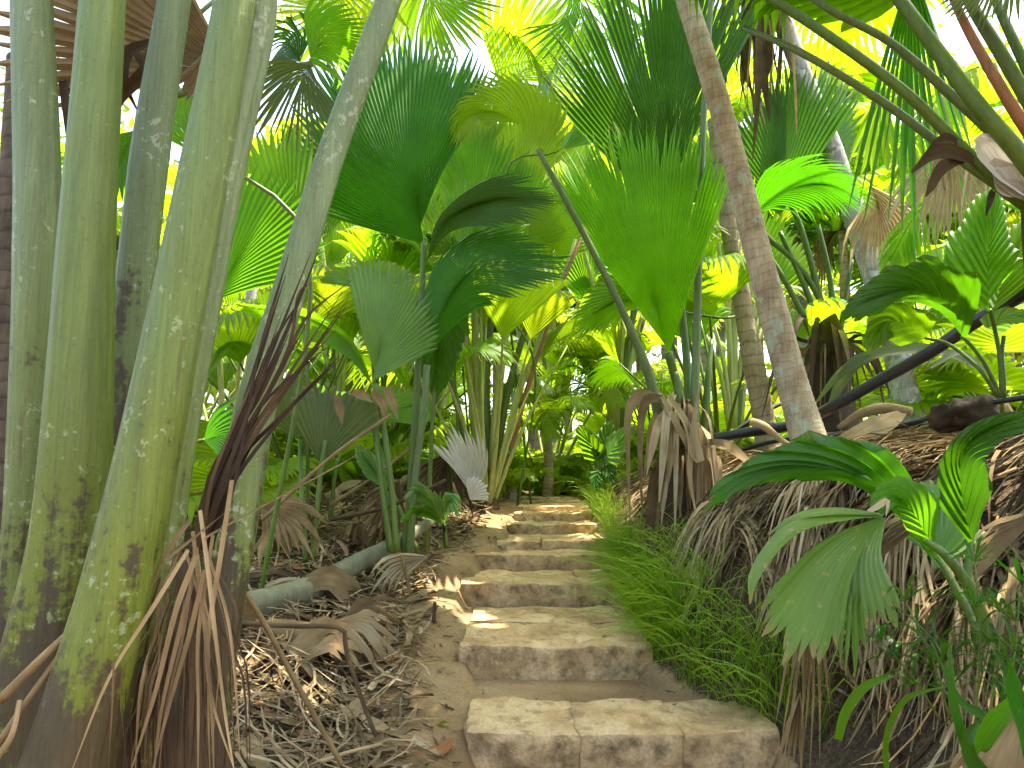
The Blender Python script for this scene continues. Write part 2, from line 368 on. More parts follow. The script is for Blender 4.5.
def g(x, y):
    xl, xr = table(EDGE, y); z0 = zsmooth(y)
    near = sstep(60, 25, y)
    if x > xr - .02:
        t = x - xr
        top = 1.27 + .12 * min(t, 4) * near + .1 * nz(x, y, .9, 3.)
        # the bank steps back close to the camera
        set_ = .10 + .35 * sstep(4.6, 2.5, y)
        k = 1 - math.exp(-(max(0, t - set_ * .4) / (.42 + set_)) ** 1.35)
        h = z0 + (top - z0) * k
        h += .06 * nz(x, y, 2.3, 8.) * min(1, t * 3)
    elif x < xl + .02:
        t = xl - x
        h = z0 + .05 * sstep(0, .3, t) + (.22 - .06 * sstep(4, 2.5, y)) * sstep(.35, 1.3, t) + .1 * sstep(1.5, 5, t)
        h += .05 * nz(x, y, 1.7, 5.) * min(1, t * 2) + .012 * nz(x, y, 7, 1.)
    else:
        h = zpath(y) + .008 * nz(x, y, 6, 2.)
    return h
def gv(x, y, dz=0.): return Vector((x, y, g(x, y) + dz))

def axis_vals(a, b, fine0, fine1, fs, cs):
    out = []; x = fine0
    while x <= fine1 + 1e-6: out.append(x); x += fs
    st = cs; x = fine1 + st
    while x < b: out.append(x); st *= 1.35; x += st
    out.append(b); st = cs; x = fine0 - st
    while x > a: out.append(x); st *= 1.35; x -= st
    out.append(a)
    return sorted(out)
mb = MB()
xs = axis_vals(-200, 200, -4, 5, .07, .12); ys = axis_vals(-30, 300, .6, 11, .07, .12)
rows = []
for y in ys:
    row = []
    for x in xs:
        xl, xr = table(EDGE, y)
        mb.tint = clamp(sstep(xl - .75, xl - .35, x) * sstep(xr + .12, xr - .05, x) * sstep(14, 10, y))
        row.append(mb.vert((x, y, g(x, y)), x, y))
    rows.append(row)
mb.strip(rows)
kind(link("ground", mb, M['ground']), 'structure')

# ------------------------------------------------------------------ stone steps
def rounded_stone(mb, c, half, r, seed, amp=.012, bow=0., xc=0., wx=1., n=(16, 12, 7), taper=0.):
    """rounded block; every face a grid; noise pushes it in and out; bow curves the front in plan"""
    hx, hy, hz = half
    for ax in range(3):
        for sg in (-1, 1):
            a, b = [k for k in range(3) if k != ax]
            na, nb = n[a], n[b]; rows = []
            for i in range(na + 1):
                row = []
                for j in range(nb + 1):
                    p = [0, 0, 0]; p[ax] = sg * half[ax]
                    p[a] = (-1 + 2 * i / na) * half[a]; p[b] = (-1 + 2 * j / nb) * half[b]
                    q = [max(-(half[k] - r), min(half[k] - r, p[k])) for k in range(3)]
                    d = Vector((p[0] - q[0], p[1] - q[1], p[2] - q[2])); 
                    nn = d.normalized() if d.length > 1e-9 else Vector((0, 0, 1))
                    w = Vector(q) + nn * r
                    W = Vector(c) + w
                    dn = noise.noise(W * 3.1 + Vector((seed, 0, seed))) * amp * 1.7 + noise.noise(W * 8 + Vector((0, seed, 0))) * amp * 1.3 + noise.noise(W * 21) * amp * .7 - max(0., noise.noise(W * 6 + Vector((9, seed, 4))) - .15) * amp * 3.
                    W += nn * dn
                    t = (W.x - xc) / wx
                    W.y += bow * t * t
                    row.append(mb.vert(W, W.x, W.y))
                rows.append(row)
            fl = (sg > 0) == (ax != 1)
            for r0, r1 in zip(rows, rows[1:]):
                for k in range(len(r0) - 1):
                    qd = (r0[k], r1[k], r1[k + 1], r0[k + 1])
                    mb.f.append(qd if fl else qd[::-1])

step_defs = [  # lip depth, top, joints as x values, stone depth, bow, label
    (3.42, .17, [-.22, .31, .80, 1.26], .54, .07, "broad lowest granite step with three rounded stones and an earth tread"),
    (4.4, .34, [-.31, .86], .70, .05, "second step from the bottom, long pale slab with a joint behind it"),
    (5.78, .507, [-.42, .56, .82], .78, .06, "third step from the bottom with a dark stained riser"),
    (6.56, .642, [-.33, .90], .40, .05, "fourth step from the bottom, wide rough edged slab"),
    (6.92, .735, [-.15, .30, .93], .72, .04, "fifth step from the bottom, low slab of two stones beside the grass"),
    (7.63, .84, [-.05, .92], .52, .03, "sixth step from the bottom, a single slab beside the short grass"),
    (8.13, .93, [.03, .92], .56, .02, "seventh step from the bottom, thin single slab"),
    (8.68, .985, [.08, .94], .66, .02, "eighth step from the bottom, third from the top"),
    (9.37, 1.02, [.12, .95], .72, .02, "ninth step from the bottom, just below the topmost"),
    (10.1, 1.05, [.15, .7, 1.0], .5, .0, "topmost and farthest stone step of the path"),
]
for k, (d, zt, js, dep, bow, lab) in enumerate(step_defs):
    xc = (js[0] + js[-1]) / 2; wx = (js[-1] - js[0]) / 2
    th = thing("stone_step", lab, "step", (xc, d + dep / 2, zt - .2), "stone steps climbing the path")
    for i in range(len(js) - 1):
        b = MB(); hx = (js[i + 1] - js[i]) / 2 + .013; zz = zt + random.uniform(-.008, .004); hz = .17
        rounded_stone(b, ((js[i] + js[i + 1]) / 2, d + dep / 2, zz - hz), (hx, dep / 2 + random.uniform(-.01, .02), hz), .03, k * 3.1 + i, .012 if k < 3 else .014,
                      bow, xc, wx, (34, 18, 11) if k < 3 else (18, 10, 7))
        link("stone_block", b, M['stone'], th)
    if k == 1:
        b = MB()
        rounded_stone(b, (xc - .01, d + dep + .31, zt - .19), (wx - .02, .30, .185), .025, 55., .010, bow, xc, wx, (24, 12, 5))
        link("stone_block", b, M['stone'], th)

# ------------------------------------------------------------------ generators
def frames(pts, ref):
    n = len(pts); out = []
    for k in range(n):
        T = (pts[min(k + 1, n - 1)] - pts[max(k - 1, 0)]).normalized()
        S = T.cross(ref)
        S = S.normalized() if S.length > 1e-5 else Vector((1, 0, 0))
        out.append((pts[k], T, S, S.cross(T)))
    return out

def fan_leaf(mb, pts, prof, n=40, roll=0., costa=.25, free=.22, pleat=.22, cup=0., wave=.02, sag=0., seed=0, rows=8, ref=None, twist=0., jit=.05, gapw=.9, tipw=.03, fold=0.):
    """pleated palm blade. pts: 3-D course of the midrib; prof: (angle in degrees, length/L) outline, from one side to the other.
    Segments hold together up to the free part, then taper to points; each keeps a raised mid fold."""
    rnd = random.Random(seed)
    cv = catmull(pts, 22)
    mid = cv[len(cv) // 2]
    rf = (CAM - mid).normalized() if ref is None else Vector(ref).normalized()
    fr = frames(cv, rf)
    arc = [0.]
    for a, b in zip(cv, cv[1:]): arc.append(arc[-1] + (b - a).length)
    L = arc[-1]
    ph = [rnd.uniform(0, 6.28) for _ in range(4)]
    def mapp(x, y, z):
        if y <= 0: k, f = 0, 0.; ext = y
        elif y >= L: k, f = len(arc) - 2, 1.; ext = y - L
        else:
            k = 0
            while arc[k + 1] < y: k += 1
            f = (y - arc[k]) / (arc[k + 1] - arc[k]); ext = 0.
        a, b = fr[k], fr[k + 1]
        p = a[0].lerp(b[0], f); T = a[1].lerp(b[1], f).normalized(); S = a[2].lerp(b[2], f).normalized(); Nn = S.cross(T)
        rr = roll + twist * clamp(y / L)
        S2 = S * math.cos(rr) + Nn * math.sin(rr); N2 = Nn * math.cos(rr) - S * math.sin(rr)
        xx = x / L
        z += cup * xx * xx * L + wave * L * (math.sin(5 * xx + 3 * y / L + ph[0]) * .6 + math.sin(9 * xx - 4 * y / L + ph[1]) * .4) * clamp(abs(xx) * 3 + y / L * .5)
        if fold: z += fold * abs(x)
        return p + T * ext + S2 * x + N2 * z
    a0, a1 = prof[0][0], prof[-1][0]; am = max(abs(a0), abs(a1), 1e-3)
    def ray(a):
        o = costa * L * (1 - abs(a) / am)
        return o, max(.05 * L, table(prof, a) * L - o * math.cos(R(a)))
    for i in range(n):
        ta, tb = lerp(a0, a1, i / n), lerp(a0, a1, (i + 1) / n)
        (oa, ra), (ob, rb) = ray(ta), ray(tb)
        k = 1 + rnd.uniform(-jit, jit)
        if rnd.random() < .07: k *= rnd.uniform(.82, .95)          # a broken tip
        ra *= k; rb *= k
        uf = clamp(1 - free * (1 + rnd.uniform(-.35, .35)) * (rnd.uniform(1.5, 2.4) if rnd.random() < .08 else 1), .05, .98)
        us = [uf * (q / (rows - 3)) ** .9 for q in range(rows - 2)] + [lerp(uf, 1, .5), 1.] if uf < .985 else [q / (rows - 1) for q in range(rows)]
        sw = rnd.uniform(-.02, .02) * L; R_ = []
        sgk = rnd.uniform(.6, 1.5)
        for u in us:
            ea = (math.sin(R(ta)) * ra * u, oa + math.cos(R(ta)) * ra * u)
            eb = (math.sin(R(tb)) * rb * u, ob + math.cos(R(tb)) * rb * u)
            mx, my = (ea[0] + eb[0]) / 2, (ea[1] + eb[1]) / 2
            q = clamp((u - uf) / max(1e-4, 1 - uf)); w = 1. if q == 0 else max(tipw, (1 - q ** 1.3) * gapw)
            wd = math.hypot(eb[0] - ea[0], eb[1] - ea[1])
            zz = pleat * wd * w
            row = []
            dz = Vector((0, 0, -sag * L * sgk * (q ** 1.6 + .25 * u * u)))
            for (ex, ey), zf, uu in ((ea, 0, 0.), ((mx, my), zz, .49), ((mx, my), zz, .51), (eb, 0, 1.)):
                x = mx + (ex - mx) * w + sw * q * q; y = my + (ey - my) * w
                row.append(mb.vert(mapp(x, y, zf) + dz, i + uu, u))
            R_.append(row)
        mb.strip([q[:2] for q in R_]); mb.strip([q[2:] for q in R_])

def tube(mb, pts, rad, sides=10, n=20, sec=None, cap=True, vr=(0., 1.), flat=1., ref=None, us=1.):
    cv = catmull(pts, n); rd = interp(rad, n); rows = []
    T0 = (cv[1] - cv[0]).normalized()
    if ref is None: ref = Vector((0, -1, 0)) if abs(T0.y) < .9 else Vector((0, 0, 1))
    for k, (p, T, S, Nn) in enumerate(frames(cv, Vector(ref))):
        row = []
        for j in range(sides + 1):
            a = 2 * math.pi * j / sides; q = sec(a, k / (n - 1)) if sec else 1.
            row.append(mb.vert(p + (S * math.cos(a) * flat + Nn * math.sin(a)) * rd[k] * q, j / sides * us, lerp(vr[0], vr[1], k / (n - 1))))
        rows.append(row)
    mb.strip(rows)
    if cap:
        for r_, rev in ((rows[0], True), (rows[-1], False)):
            f = tuple(r_[:-1]); mb.f.append(f[::-1] if rev else f)
    return cv

def channel(a0, depth=.22, w=.35):
    def s(a, t):
        d = (a - a0 + math.pi) % (2 * math.pi) - math.pi
        return 1 - depth * math.exp(-(d / w) ** 2)
    return s

def ribbon(mb, pts, width, n=8, ref=None, fold=.15, tint=None, taper=(0.6, 1., .1), twist=0., u0=0.):
    """one strap: narrow blade with a mid fold"""
    if tint is not None: mb.tint = tint
    cv = catmull(pts, n); rows = []
    rf = Vector((0, 0, 1)) if ref is None else Vector(ref)
    wd = interp(list(taper), n)
    for k, (p, T, S, Nn) in enumerate(frames(cv, rf)):
        a = twist * k / (n - 1); S2 = S * math.cos(a) + Nn * math.sin(a); N2 = Nn * math.cos(a) - S * math.sin(a)
        w = width * wd[k] * .5; v = k / (n - 1)
        rows.append([mb.vert(p - S2 * w, u0, v), mb.vert(p + N2 * (-w * fold), u0 + .5, v), mb.vert(p + S2 * w, u0 + 1, v)])
    mb.strip(rows)

def pinnate(mb, pts, n, ll, lw, ang=(70, 35), droop=.3, ref=(0, 0, 1), seed=0, rows=4, start=.12, rach=.012, jit=.1, sides=(1, -1), vee=.15):
    rnd = random.Random(seed); cv = catmull(pts, 40)
    fr = frames(cv, Vector(ref))
    if rach: tube(mb, [cv[k] for k in range(0, 40, 3)] + [cv[-1]], [rach, rach * .3], 5, 14, cap=False, ref=ref)
    for i in range(n):
        t = start + (1 - start) * (i + .5) / n; f = t * 39; k = min(int(f), 38); f -= k
        p = fr[k][0].lerp(fr[k + 1][0], f); T = fr[k][1]; S = fr[k][2]; U = fr[k][3]
        l = ll * (math.sin(math.pi * clamp((t - start) / (1 - start) * .82 + .14)) ** .7) * (1 + rnd.uniform(-jit, jit))
        an = R(lerp(ang[0], ang[1], t) + rnd.uniform(-6, 6))
        for s in sides:
            d = (T * math.cos(an) + S * s * math.sin(an) + U * (vee + rnd.uniform(-.08, .08))).normalized()
            dp = droop * (1 + rnd.uniform(-.3, .5)); R_ = []
            wv = d.cross(U); wv = wv.normalized() if wv.length > 1e-4 else T
            for r_ in range(rows + 1):
                u = r_ / rows; w = lw * .5 * (math.sin(math.pi * (u * .85 + .12)) ** .8 if r_ < rows else .06)
                q = p + d * l * u + Vector((0, 0, -dp * l * u * u))
                R_.append([mb.vert(q - wv * w, i, u), mb.vert(q + wv * w, i + 1, u)])
            mb.strip(R_)

# generic outlines
WEDGE = [(-48, .72), (-34, .86), (-15, .97), (0, 1.0), (15, .97), (34, .86), (48, .72)]
ROUND = [(-100, .62), (-70, .78), (-35, .95), (0, 1.0), (35, .95), (70, .78), (100, .62)]
OVAL = [(-62, .34), (-45, .48), (-28, .68), (-12, .92), (0, 1.), (12, .92), (28, .68), (45, .48), (62, .34)]
def blade(parent, name, mat, pts, prof, label=None, **kw):
    b = MB(); b.tint = kw.pop('tint', .5); fan_leaf(b, pts, prof, **kw)
    o = link(name, b, M[mat], parent)
    if label: o["label"] = label
    return o
def pp(*q): return [P(*a) for a in q]
def stalk(parent, mat, q, w, sides=8, n=18, ch=None, name="petiole", vr=(.3, 1.)):
    """petiole through picture points q = (px,py,depth), w = widths in picture pixels"""
    b = MB(); rad = [PW(x, q[min(int(round(i / max(1, len(w) - 1) * (len(q) - 1))), len(q) - 1)][2]) / 2 for i, x in enumerate(w)]
    tube(b, pp(*q), rad, sides, n, sec=ch, vr=vr)
    return link(name, b, M[mat], parent)

#==SECTIONS==
# ------------------------------------------------------------------ the giant palm clump by the lens
gp = thing("giant_palm", "huge clump of thick green palm stalks rising from one brown base at the left edge", "palm", (-1.0, 1.8, .1))
def giant_stalk(q, w, mat, a0, dp=.2, wd=.3, top=None, n=30, flat=1.):
    ch_ = channel(a0, dp, wd); s0 = q[0][0] * .37
    def sec(a, t): return ch_(a, t) * (.5 + .5 / (abs(math.cos(a + s0)) ** 3 + abs(math.sin(a + s0)) ** 3) ** .333) * (1 + .010 * math.sin(17 * a + 3 * math.sin(t * 9 + s0)) + .016 * noise.noise(Vector((math.cos(a) * 2.6 + s0, math.sin(a) * 2.6, t * 13))) + .02 * noise.noise(Vector((math.cos(a) * 1.1 + s0, math.sin(a) * 1.1, t * 4))))
    b = MB(); pts = pp(*q); rad = [PW(x, q[i][2]) / 2 for i, x in enumerate(w)]
    if top:
        pts += [Vector(t) for t in top]; rad += [rad[-1] * .92] * len(top)
    zs = [p.z for p in pts]
    tube(b, pts, rad, 72, n + 60, sec=sec, vr=((zs[0] - .2) / 2.6, (zs[-1] - .2) / 2.6), ref=(0, -1, 0), flat=flat)
    return link("petiole", b, M[mat], gp)
# rear to front; a0 turns the groove
giant_stalk([(20, 840, 1.96), (10, 700, 1.95), (24, 500, 1.93), (38, 250, 1.9), (32, 0, 1.9), (30, -120, 1.92)], [44, 36, 32, 42, 38, 36], 'giant_grey', R(-62), .3, .22, [(-1.45, 2.1, 3.7), (-1.6, 2.3, 4.6)])
giant_stalk([(60, 840, 2.05), (92, 640, 2.05), (110, 500, 2.05), (132, 320, 2.05), (150, 160, 2.05), (175, 0, 2.05), (190, -110, 2.06)], [36, 34, 33, 36, 38, 33, 32], 'giant_grey', R(-35), .3, .2, [(-.8, 2.2, 3.7), (-.7, 2.3, 4.5)])
giant_stalk([(34, 840, 1.76), (48, 680, 1.75), (70, 540, 1.74), (80, 380, 1.73), (90, 190, 1.73), (103, 0, 1.74), (109, -120, 1.76)], [96, 84, 66, 57, 48, 42, 40], 'giant', R(-80), .12, .2, [(-1.05, 2.0, 3.5), (-1.1, 2.2, 4.4)])
giant_stalk([(50, 850, 1.52), (80, 740, 1.52), (116, 600, 1.53), (146, 470, 1.54), (172, 340, 1.55), (200, 200, 1.55), (234, 20, 1.55), (256, -110, 1.56)], [96, 80, 66, 58, 53, 50, 44, 42], 'giant', R(-18), .2, .24, [(-.42, 1.75, 3.5), (-.25, 1.9, 4.3)])
giant_stalk([(150, 850, 1.64), (150, 740, 1.63), (162, 600, 1.62), (178, 450, 1.62), (204, 300, 1.61), (226, 180, 1.6), (257, 30, 1.6), (280, -100, 1.6)], [14, 18, 26, 32, 34, 34, 36, 36], 'giant_grey', R(20), .15, .3, [(-.3, 1.95, 3.6), (-.1, 2.2, 4.5)])
giant_stalk([(196, 760, 1.86), (216, 620, 1.88), (236, 520, 1.9), (258, 400, 1.92), (290, 290, 1.94), (335, 145, 1.98), (392, -8, 2.02), (420, -90, 2.05)], [56, 50, 44, 40, 33, 29, 27, 25], 'giant_grey', R(-20), .12, .25, [(.1, 2.3, 3.9), (.6, 2.9, 4.7)])
# fibrous base
b = MB(); b.tint = .12
tube(b, [P(118, 1010, 1.8), P(128, 820, 1.8), P(140, 720, 1.8), P(158, 640, 1.84), P(175, 560, 1.86)], [.34, .25, .20, .13, .05], 26, 20,
     sec=lambda a, t: 1 + .10 * noise.noise(Vector((math.cos(a) * 2.2, math.sin(a) * 2.2, t * 1.5))) + .05 * math.sin(9 * a + 3 * t), ref=(0, -1, 0))
link("trunk_base", b, M['wood'], gp)
rnd = random.Random(11)
b = MB()                                         # roots and dead sheath edges at the foot
for q, w in [([(0, 700, 1.5), (40, 660, 1.5), (72, 630, 1.55)], 9), ([(0, 742, 1.5), (28, 700, 1.5), (60, 655, 1.52)], 7), ([(-5, 760, 1.46), (12, 735, 1.46), (20, 700, 1.48)], 6),
             ([(60, 770, 1.62), (78, 690, 1.62), (100, 600, 1.64)], 8)]:
    b.tint = rnd.uniform(.4, .7); tube(b, pp(*q), [PW(w, 1.5) / 2, PW(w, 1.5) / 2.6], 7, 12)
link("root", b, M['wood'], gp)
# dark dead strands sprayed up from the base, and tan ones hanging down
def strands(name, lst, mat, label=None, fold=.5):
    for q, w, t in lst:
        b = MB(); b.tint = t
        ribbon(b, pp(*q), PW(w, q[0][2]), 16, ref=(.2, -1, .1), fold=fold, taper=(.9, 1., .8, .6, .12))
        o = link(name, b, M[mat], gp)
        if label: o["label"] = label
D1 = 1.62
strands("dead_strand", [
    ([(200, 545, D1), (218, 470, D1), (262, 385, D1), (292, 318, D1), (318, 252, D1)], 6.2, .02),
    ([(204, 545, D1), (226, 468, D1), (280, 372, D1), (306, 318, D1), (352, 280, D1)], 5.2, .06),
    ([(208, 548, D1), (232, 462, D1), (286, 356, D1), (298, 296, D1), (312, 283, D1)], 4.7, .12),
    ([(196, 552, D1), (212, 486, D1), (250, 400, D1), (272, 345, D1), (300, 300, D1)], 7.3, .0),
    ([(206, 550, D1), (240, 452, D1), (290, 380, D1), (336, 330, D1)], 4.2, .15),
    ([(210, 552, D1), (244, 440, D1), (270, 396, D1), (330, 345, D1)], 4.7, .04),
    ([(196, 550, D1 - .02), (205, 500, D1 - .02), (236, 430, D1 - .02), (268, 372, D1 - .02)], 8.3, .05)], 'wood', None)
strands("dry_strand", [
    ([(188, 550, 1.46), (150, 612, 1.44), (108, 680, 1.43), (70, 775, 1.42)], 4.2, 0.57),
    ([(196, 556, 1.44), (176, 610, 1.42), (156, 690, 1.4), (128, 780, 1.38)], 5.7, 0.47),
    ([(205, 570, 1.46), (188, 640, 1.44), (168, 710, 1.42), (150, 780, 1.4)], 4.7, 0.40),
    ([(232, 480, 1.5), (220, 560, 1.48), (208, 640, 1.46), (212, 700, 1.44), (238, 780, 1.43)], 4.7, 0.60),
    ([(200, 510, 1.5), (208, 570, 1.46), (216, 640, 1.44), (226, 720, 1.43), (236, 780, 1.42)], 4.2, 0.55),
    ([(210, 560, 1.52), (228, 620, 1.5), (236, 690, 1.48), (240, 760, 1.47)], 3.1, 0.50),
    ([(114, 660, 1.4), (112, 710, 1.4), (108, 770, 1.4)], 2.1, 0.25),
    ([(190, 520, 1.5), (172, 545, 1.48), (150, 590, 1.47)], 5.2, 0.35),
    ([(165, 560, 1.45), (196, 536, 1.48), (226, 512, 1.5)], 3.1, 0.40),
    ([(205, 540, 1.42), (222, 528, 1.5), (330, 470, 1.9), (372, 446, 2.1)], 2.6, 0.30),
    ([(196, 640, 1.45), (192, 700, 1.45), (190, 770, 1.45)], 6.2, 0.20)], 'wood')
rnd2 = random.Random(3); ex = []; ey = []
for i in range(16):
    x, y = rnd2.uniform(262, 352), rnd2.uniform(250, 360)
    ex.append(([(rnd2.uniform(194, 212), 550, D1), (rnd2.uniform(208, 236), 478, D1 + rnd2.uniform(-.05, .05)), (lerp(222, x, .55), lerp(478, y, .55), D1), (x, y, D1 + rnd2.uniform(-.1, .1))], rnd2.uniform(2.5, 6), rnd2.uniform(0, .2)))
for i in range(5):
    x = rnd2.uniform(110, 240)
    ey.append(([(rnd2.uniform(186, 214), rnd2.uniform(520, 580), 1.48), (lerp(200, x, .4) + rnd2.uniform(-6, 6), 630, 1.45), (lerp(200, x, .8), 710, 1.43), (x, 790, 1.42)], rnd2.uniform(2, 5), rnd2.uniform(.3, .6)))
strands("dead_strand", ex, 'wood'); strands("dry_strand", ey, 'wood')
b = MB()
for i in range(130):          # matted fibre round the foot of the clump
    x = rnd.uniform(96, 232); y0 = rnd.uniform(540, 640); l = rnd.uniform(60, 200); d = 1.5 + rnd.uniform(0, .14); x1 = x + (x - 190) * rnd.uniform(.0, .5)
    b.tint = clamp(rnd.gauss(.14, .16))
    ribbon(b, pp((lerp(x, 190, .5), y0, d + .08), (x, y0 + l * .4, d), (x1 + rnd.uniform(-8, 8), y0 + l * .75, d - .02), (x1, y0 + l + 60, d)), PW(rnd.choice([1, 1.5, 2, 3]), 1.5), 9, ref=(.2, -1, .1), fold=.4, taper=(.5, 1., .8, .2), twist=rnd.uniform(-1, 1), u0=i)
link("fibre_mat", b, M['wood'], gp)
# giant blades overhead (beyond the frame), they shade the steps
GF = [(-70, .62), (-50, .78), (-25, .93), (0, 1.), (25, .93), (50, .78), (70, .62)]
for p0, dr, l in [((-1.6, 2.3, 4.6), (-.9, .5, .45), 2.0), ((-.7, 2.3, 4.5), (-.3, .9, .5), 2.2), ((-1.1, 2.2, 4.4), (-.6, -.5, .6), 2.0), ((-.25, 1.9, 4.3), (.3, .4, .7), 2.2),
                  ((-.1, 2.2, 4.5), (.1, 1., .35), 2.3), ((.6, 2.9, 4.7), (.8, .6, .3), 2.3)]:
    p = Vector(p0); d = Vector(dr).normalized() * l
    blade(gp, "leaf_blade", 'leaf_deep', [p, p + d * .5 + Vector((0, 0, .15)), p + d + Vector((0, 0, -.2))], GF, n=44, rows=7, ref=(0, 0, 1), sag=.08, seed=int(l * 10))
# dead brown fan hanging behind the stalks
pts = pp((232, 70, 2.25), (140, 62, 2.25), (-15, 52, 2.3))
blade(gp, "dead_leaf", 'dry', pts, [(-16, 1.0), (0, 1.), (16, .98), (40, .85), (62, .7)], label="dry brown pleated fan leaf hanging behind the stalks", n=20, pleat=.5, free=.3, costa=.05, seed=3, tint=.55, sag=.0)
blade(gp, "dead_leaf", 'dry', pp((214, 42, 2.2), (206, 75, 2.2), (196, 112, 2.2)), [(-25, .9), (0, 1.), (25, .8)], n=9, pleat=.5, seed=5, tint=.62)
for q, w, t in [([(150, 42, 2.2), (128, 52, 2.2), (124, 80, 2.2), (138, 112, 2.22)], 12, 0.20), ([(152, 46, 2.2), (146, 70, 2.15), (120, 98, 2.2), (118, 118, 2.2)], 14, 0.20),
                ([(130, 0, 2.2), (140, 22, 2.2), (156, 30, 2.2)], 16, 0.45), ([(134, 50, 2.18), (150, 80, 2.18), (142, 108, 2.18)], 9, 0.25), ([(78, 0, 2.3), (80, 40, 2.3), (84, 90, 2.3), (70, 140, 2.3)], 14, 0.20),
                ([(62, 80, 2.3), (74, 160, 2.3), (66, 240, 2.3)], 12, 0.20)]:
    b = MB(); ribbon(b, pp(*q), PW(w, 2.2), 14, ref=(0, -1, 0), fold=.6, tint=t, taper=(.7, 1, .8, .2), twist=1.2); link("dead_strand", b, M['dry'], gp)

# slim trunks behind the clump
def trunk(name, label, q, w, mat, ring=.035, nring=30, n=80, group=None, crown=None, foot=1.25):
    th = thing(name, label, "palm", P(*q[0]), group)
    b = MB(); rad = [PW(x, q[i][2]) / 2 for i, x in enumerate(w)]
    sd = random.Random(q[0][0]).uniform(0, 50)
    tube(b, pp(*q), rad, 18, n, sec=lambda a, t: (1 + ring * (1 - ((t * nring) % 1)) + .05 * noise.noise(Vector((math.cos(a) * 1.2 + sd, math.sin(a) * 1.2, t * 9)))) * (1 + (foot - 1) * math.exp(-t * 22)), ref=(0, -1, 0))
    link("trunk", b, M[mat], th)
    return th
trunk("bare_palm", "dark shaded palm trunk standing behind the giant stalks at the picture's edge", [(-6, 560, 3.2), (2, 420, 3.2), (8, 300, 3.25), (14, 180, 3.3), (20, 60, 3.4)], [40, 34, 30, 26, 24], 'bark_dark')
# ------------------------------------------------------------------ young fan palm left of the steps
D = 5.5
yp = thing("fan_palm", "young fan palm with one huge dark upright leaf beside the fallen log", "palm", P(408, 556, D))
stalk(yp, 'stalk', [(404, 562, D), (412, 470, D), (419, 350, D), (423, 270, D), (424, 242, D)], [8.5, 7.5, 6.5, 6, 6])
stalk(yp, 'stalk_grey', [(409, 562, D - .05), (415, 480, D - .08), (424, 410, D - .1), (427, 365, D - .1)], [8, 7, 6.5, 7])
BIG = [(-64, .47), (-54, .60), (-40, .78), (-24, .95), (-8, 1.02), (8, 1.0), (22, .95), (31, .80)]
blade(yp, "leaf_blade", 'leaf_deep', pp((424, 244, D), (411, 150, D + .05), (412, 32, D + .35)), BIG, n=56, rows=12, costa=.16, free=.2, pleat=.42, cup=.22, seed=1, roll=R(6), jit=.05, gapw=.8, wave=.03)
blade(yp, "leaf_blade", 'leaf_deep', pp((426, 262, D), (446, 222, D - .1), (495, 201, D - .2), (566, 204, D - .3)), [(-20, .7), (-12, .85), (0, 1.), (14, .88), (22, .7)], n=26, rows=11, costa=.5, roll=R(50), free=.2, seed=2, fold=0.05)
blade(yp, "leaf_blade", 'leaf_deep', pp((427, 372, D - .1), (438, 322, D - .2), (480, 268, D - .3), (572, 268, D - .35)), [(-30, .72), (-20, .85), (-8, 1.), (6, 1.0), (18, .8), (26, .62)], n=36, rows=12, costa=.42, roll=R(48), free=.16, seed=3, fold=-.12)
D = 5.2
yq = thing("fan_palm", "small fan palm with a pale upright fan and an arching blade near the log", "palm", P(392, 545, D))
stalk(yq, 'stalk', [(397, 552, D), (392, 490, D), (384, 430, D), (376, 384, D)], [7, 6, 6, 6])
stalk(yq, 'stalk', [(392, 552, D), (384, 500, D), (376, 440, D), (368, 395, D)], [7, 6, 5, 6])
blade(yq, "leaf_blade", 'leaf_pale', pp((372, 382, D), (384, 330, D - .08), (402, 262, D)), [(-32, .92), (-15, 1.), (0, 1.0), (20, .92), (38, .74), (50, .6)], n=28, rows=9, free=.2, cup=.1, seed=4, roll=R(-12))
blade(yq, "leaf_blade", 'leaf_mid', pp((372, 384, D), (352, 346, D), (312, 318, D), (236, 303, D - .1)), [(-20, .7), (-8, .95), (0, 1.), (8, .95), (20, .7)], n=18, rows=11, costa=.6, free=.07, roll=R(64), seed=5, fold=.3)
blade(yq, "leaf_blade", 'leaf_pale', pp((372, 290, D + .3), (370, 268, D + .2), (366, 248, D)), [(-80, 1.1), (-55, .9), (-30, .7), (0, .65), (30, .7), (55, .85), (76, .95)], n=18, rows=7, free=.08, seed=6, cup=.1, roll=R(10))
stalk(yq, 'stalk', [(390, 550, D + .2), (380, 470, D + .3), (374, 380, D + .35), (371, 288, D + .32)], [6, 5, 4, 4])
D = 5.9
yr = thing("fan_palm", "fan palm whose oval dark leaf hangs behind two thin green stems", "palm", P(424, 548, D))
stalk(yr, 'stalk', [(426, 552, D), (432, 430, D), (436, 330, D), (428, 292, D)], [5, 4, 4, 4])
blade(yr, "leaf_blade", 'leaf_deep', pp((428, 288, D), (438, 330, D - .1), (434, 398, D)), OVAL, n=24, costa=.6, free=.05, seed=7)
blade(yr, "leaf_blade", 'leaf_pale', pp((372, 420, D + .4), (400, 408, D + .2), (432, 402, D)), [(-40, .7), (-18, .95), (0, 1.), (18, .95), (40, .7)], n=16, costa=.6, free=.06, roll=R(-40), seed=8)
stalk(yr, 'stalk', [(418, 552, D), (396, 500, D + .2), (380, 450, D + .4), (371, 420, D + .4)], [5, 4, 4, 4])
D = 5.0
ys_ = thing("fan_palm", "olive wedge-shaped fan leaf with a torn brown top beside the pale fan", "palm", P(318, 540, D))
stalk(ys_, 'stalk', [(312, 560, D), (317, 510, D), (321, 470, D), (325, 440, D)], [6, 5, 5, 5])
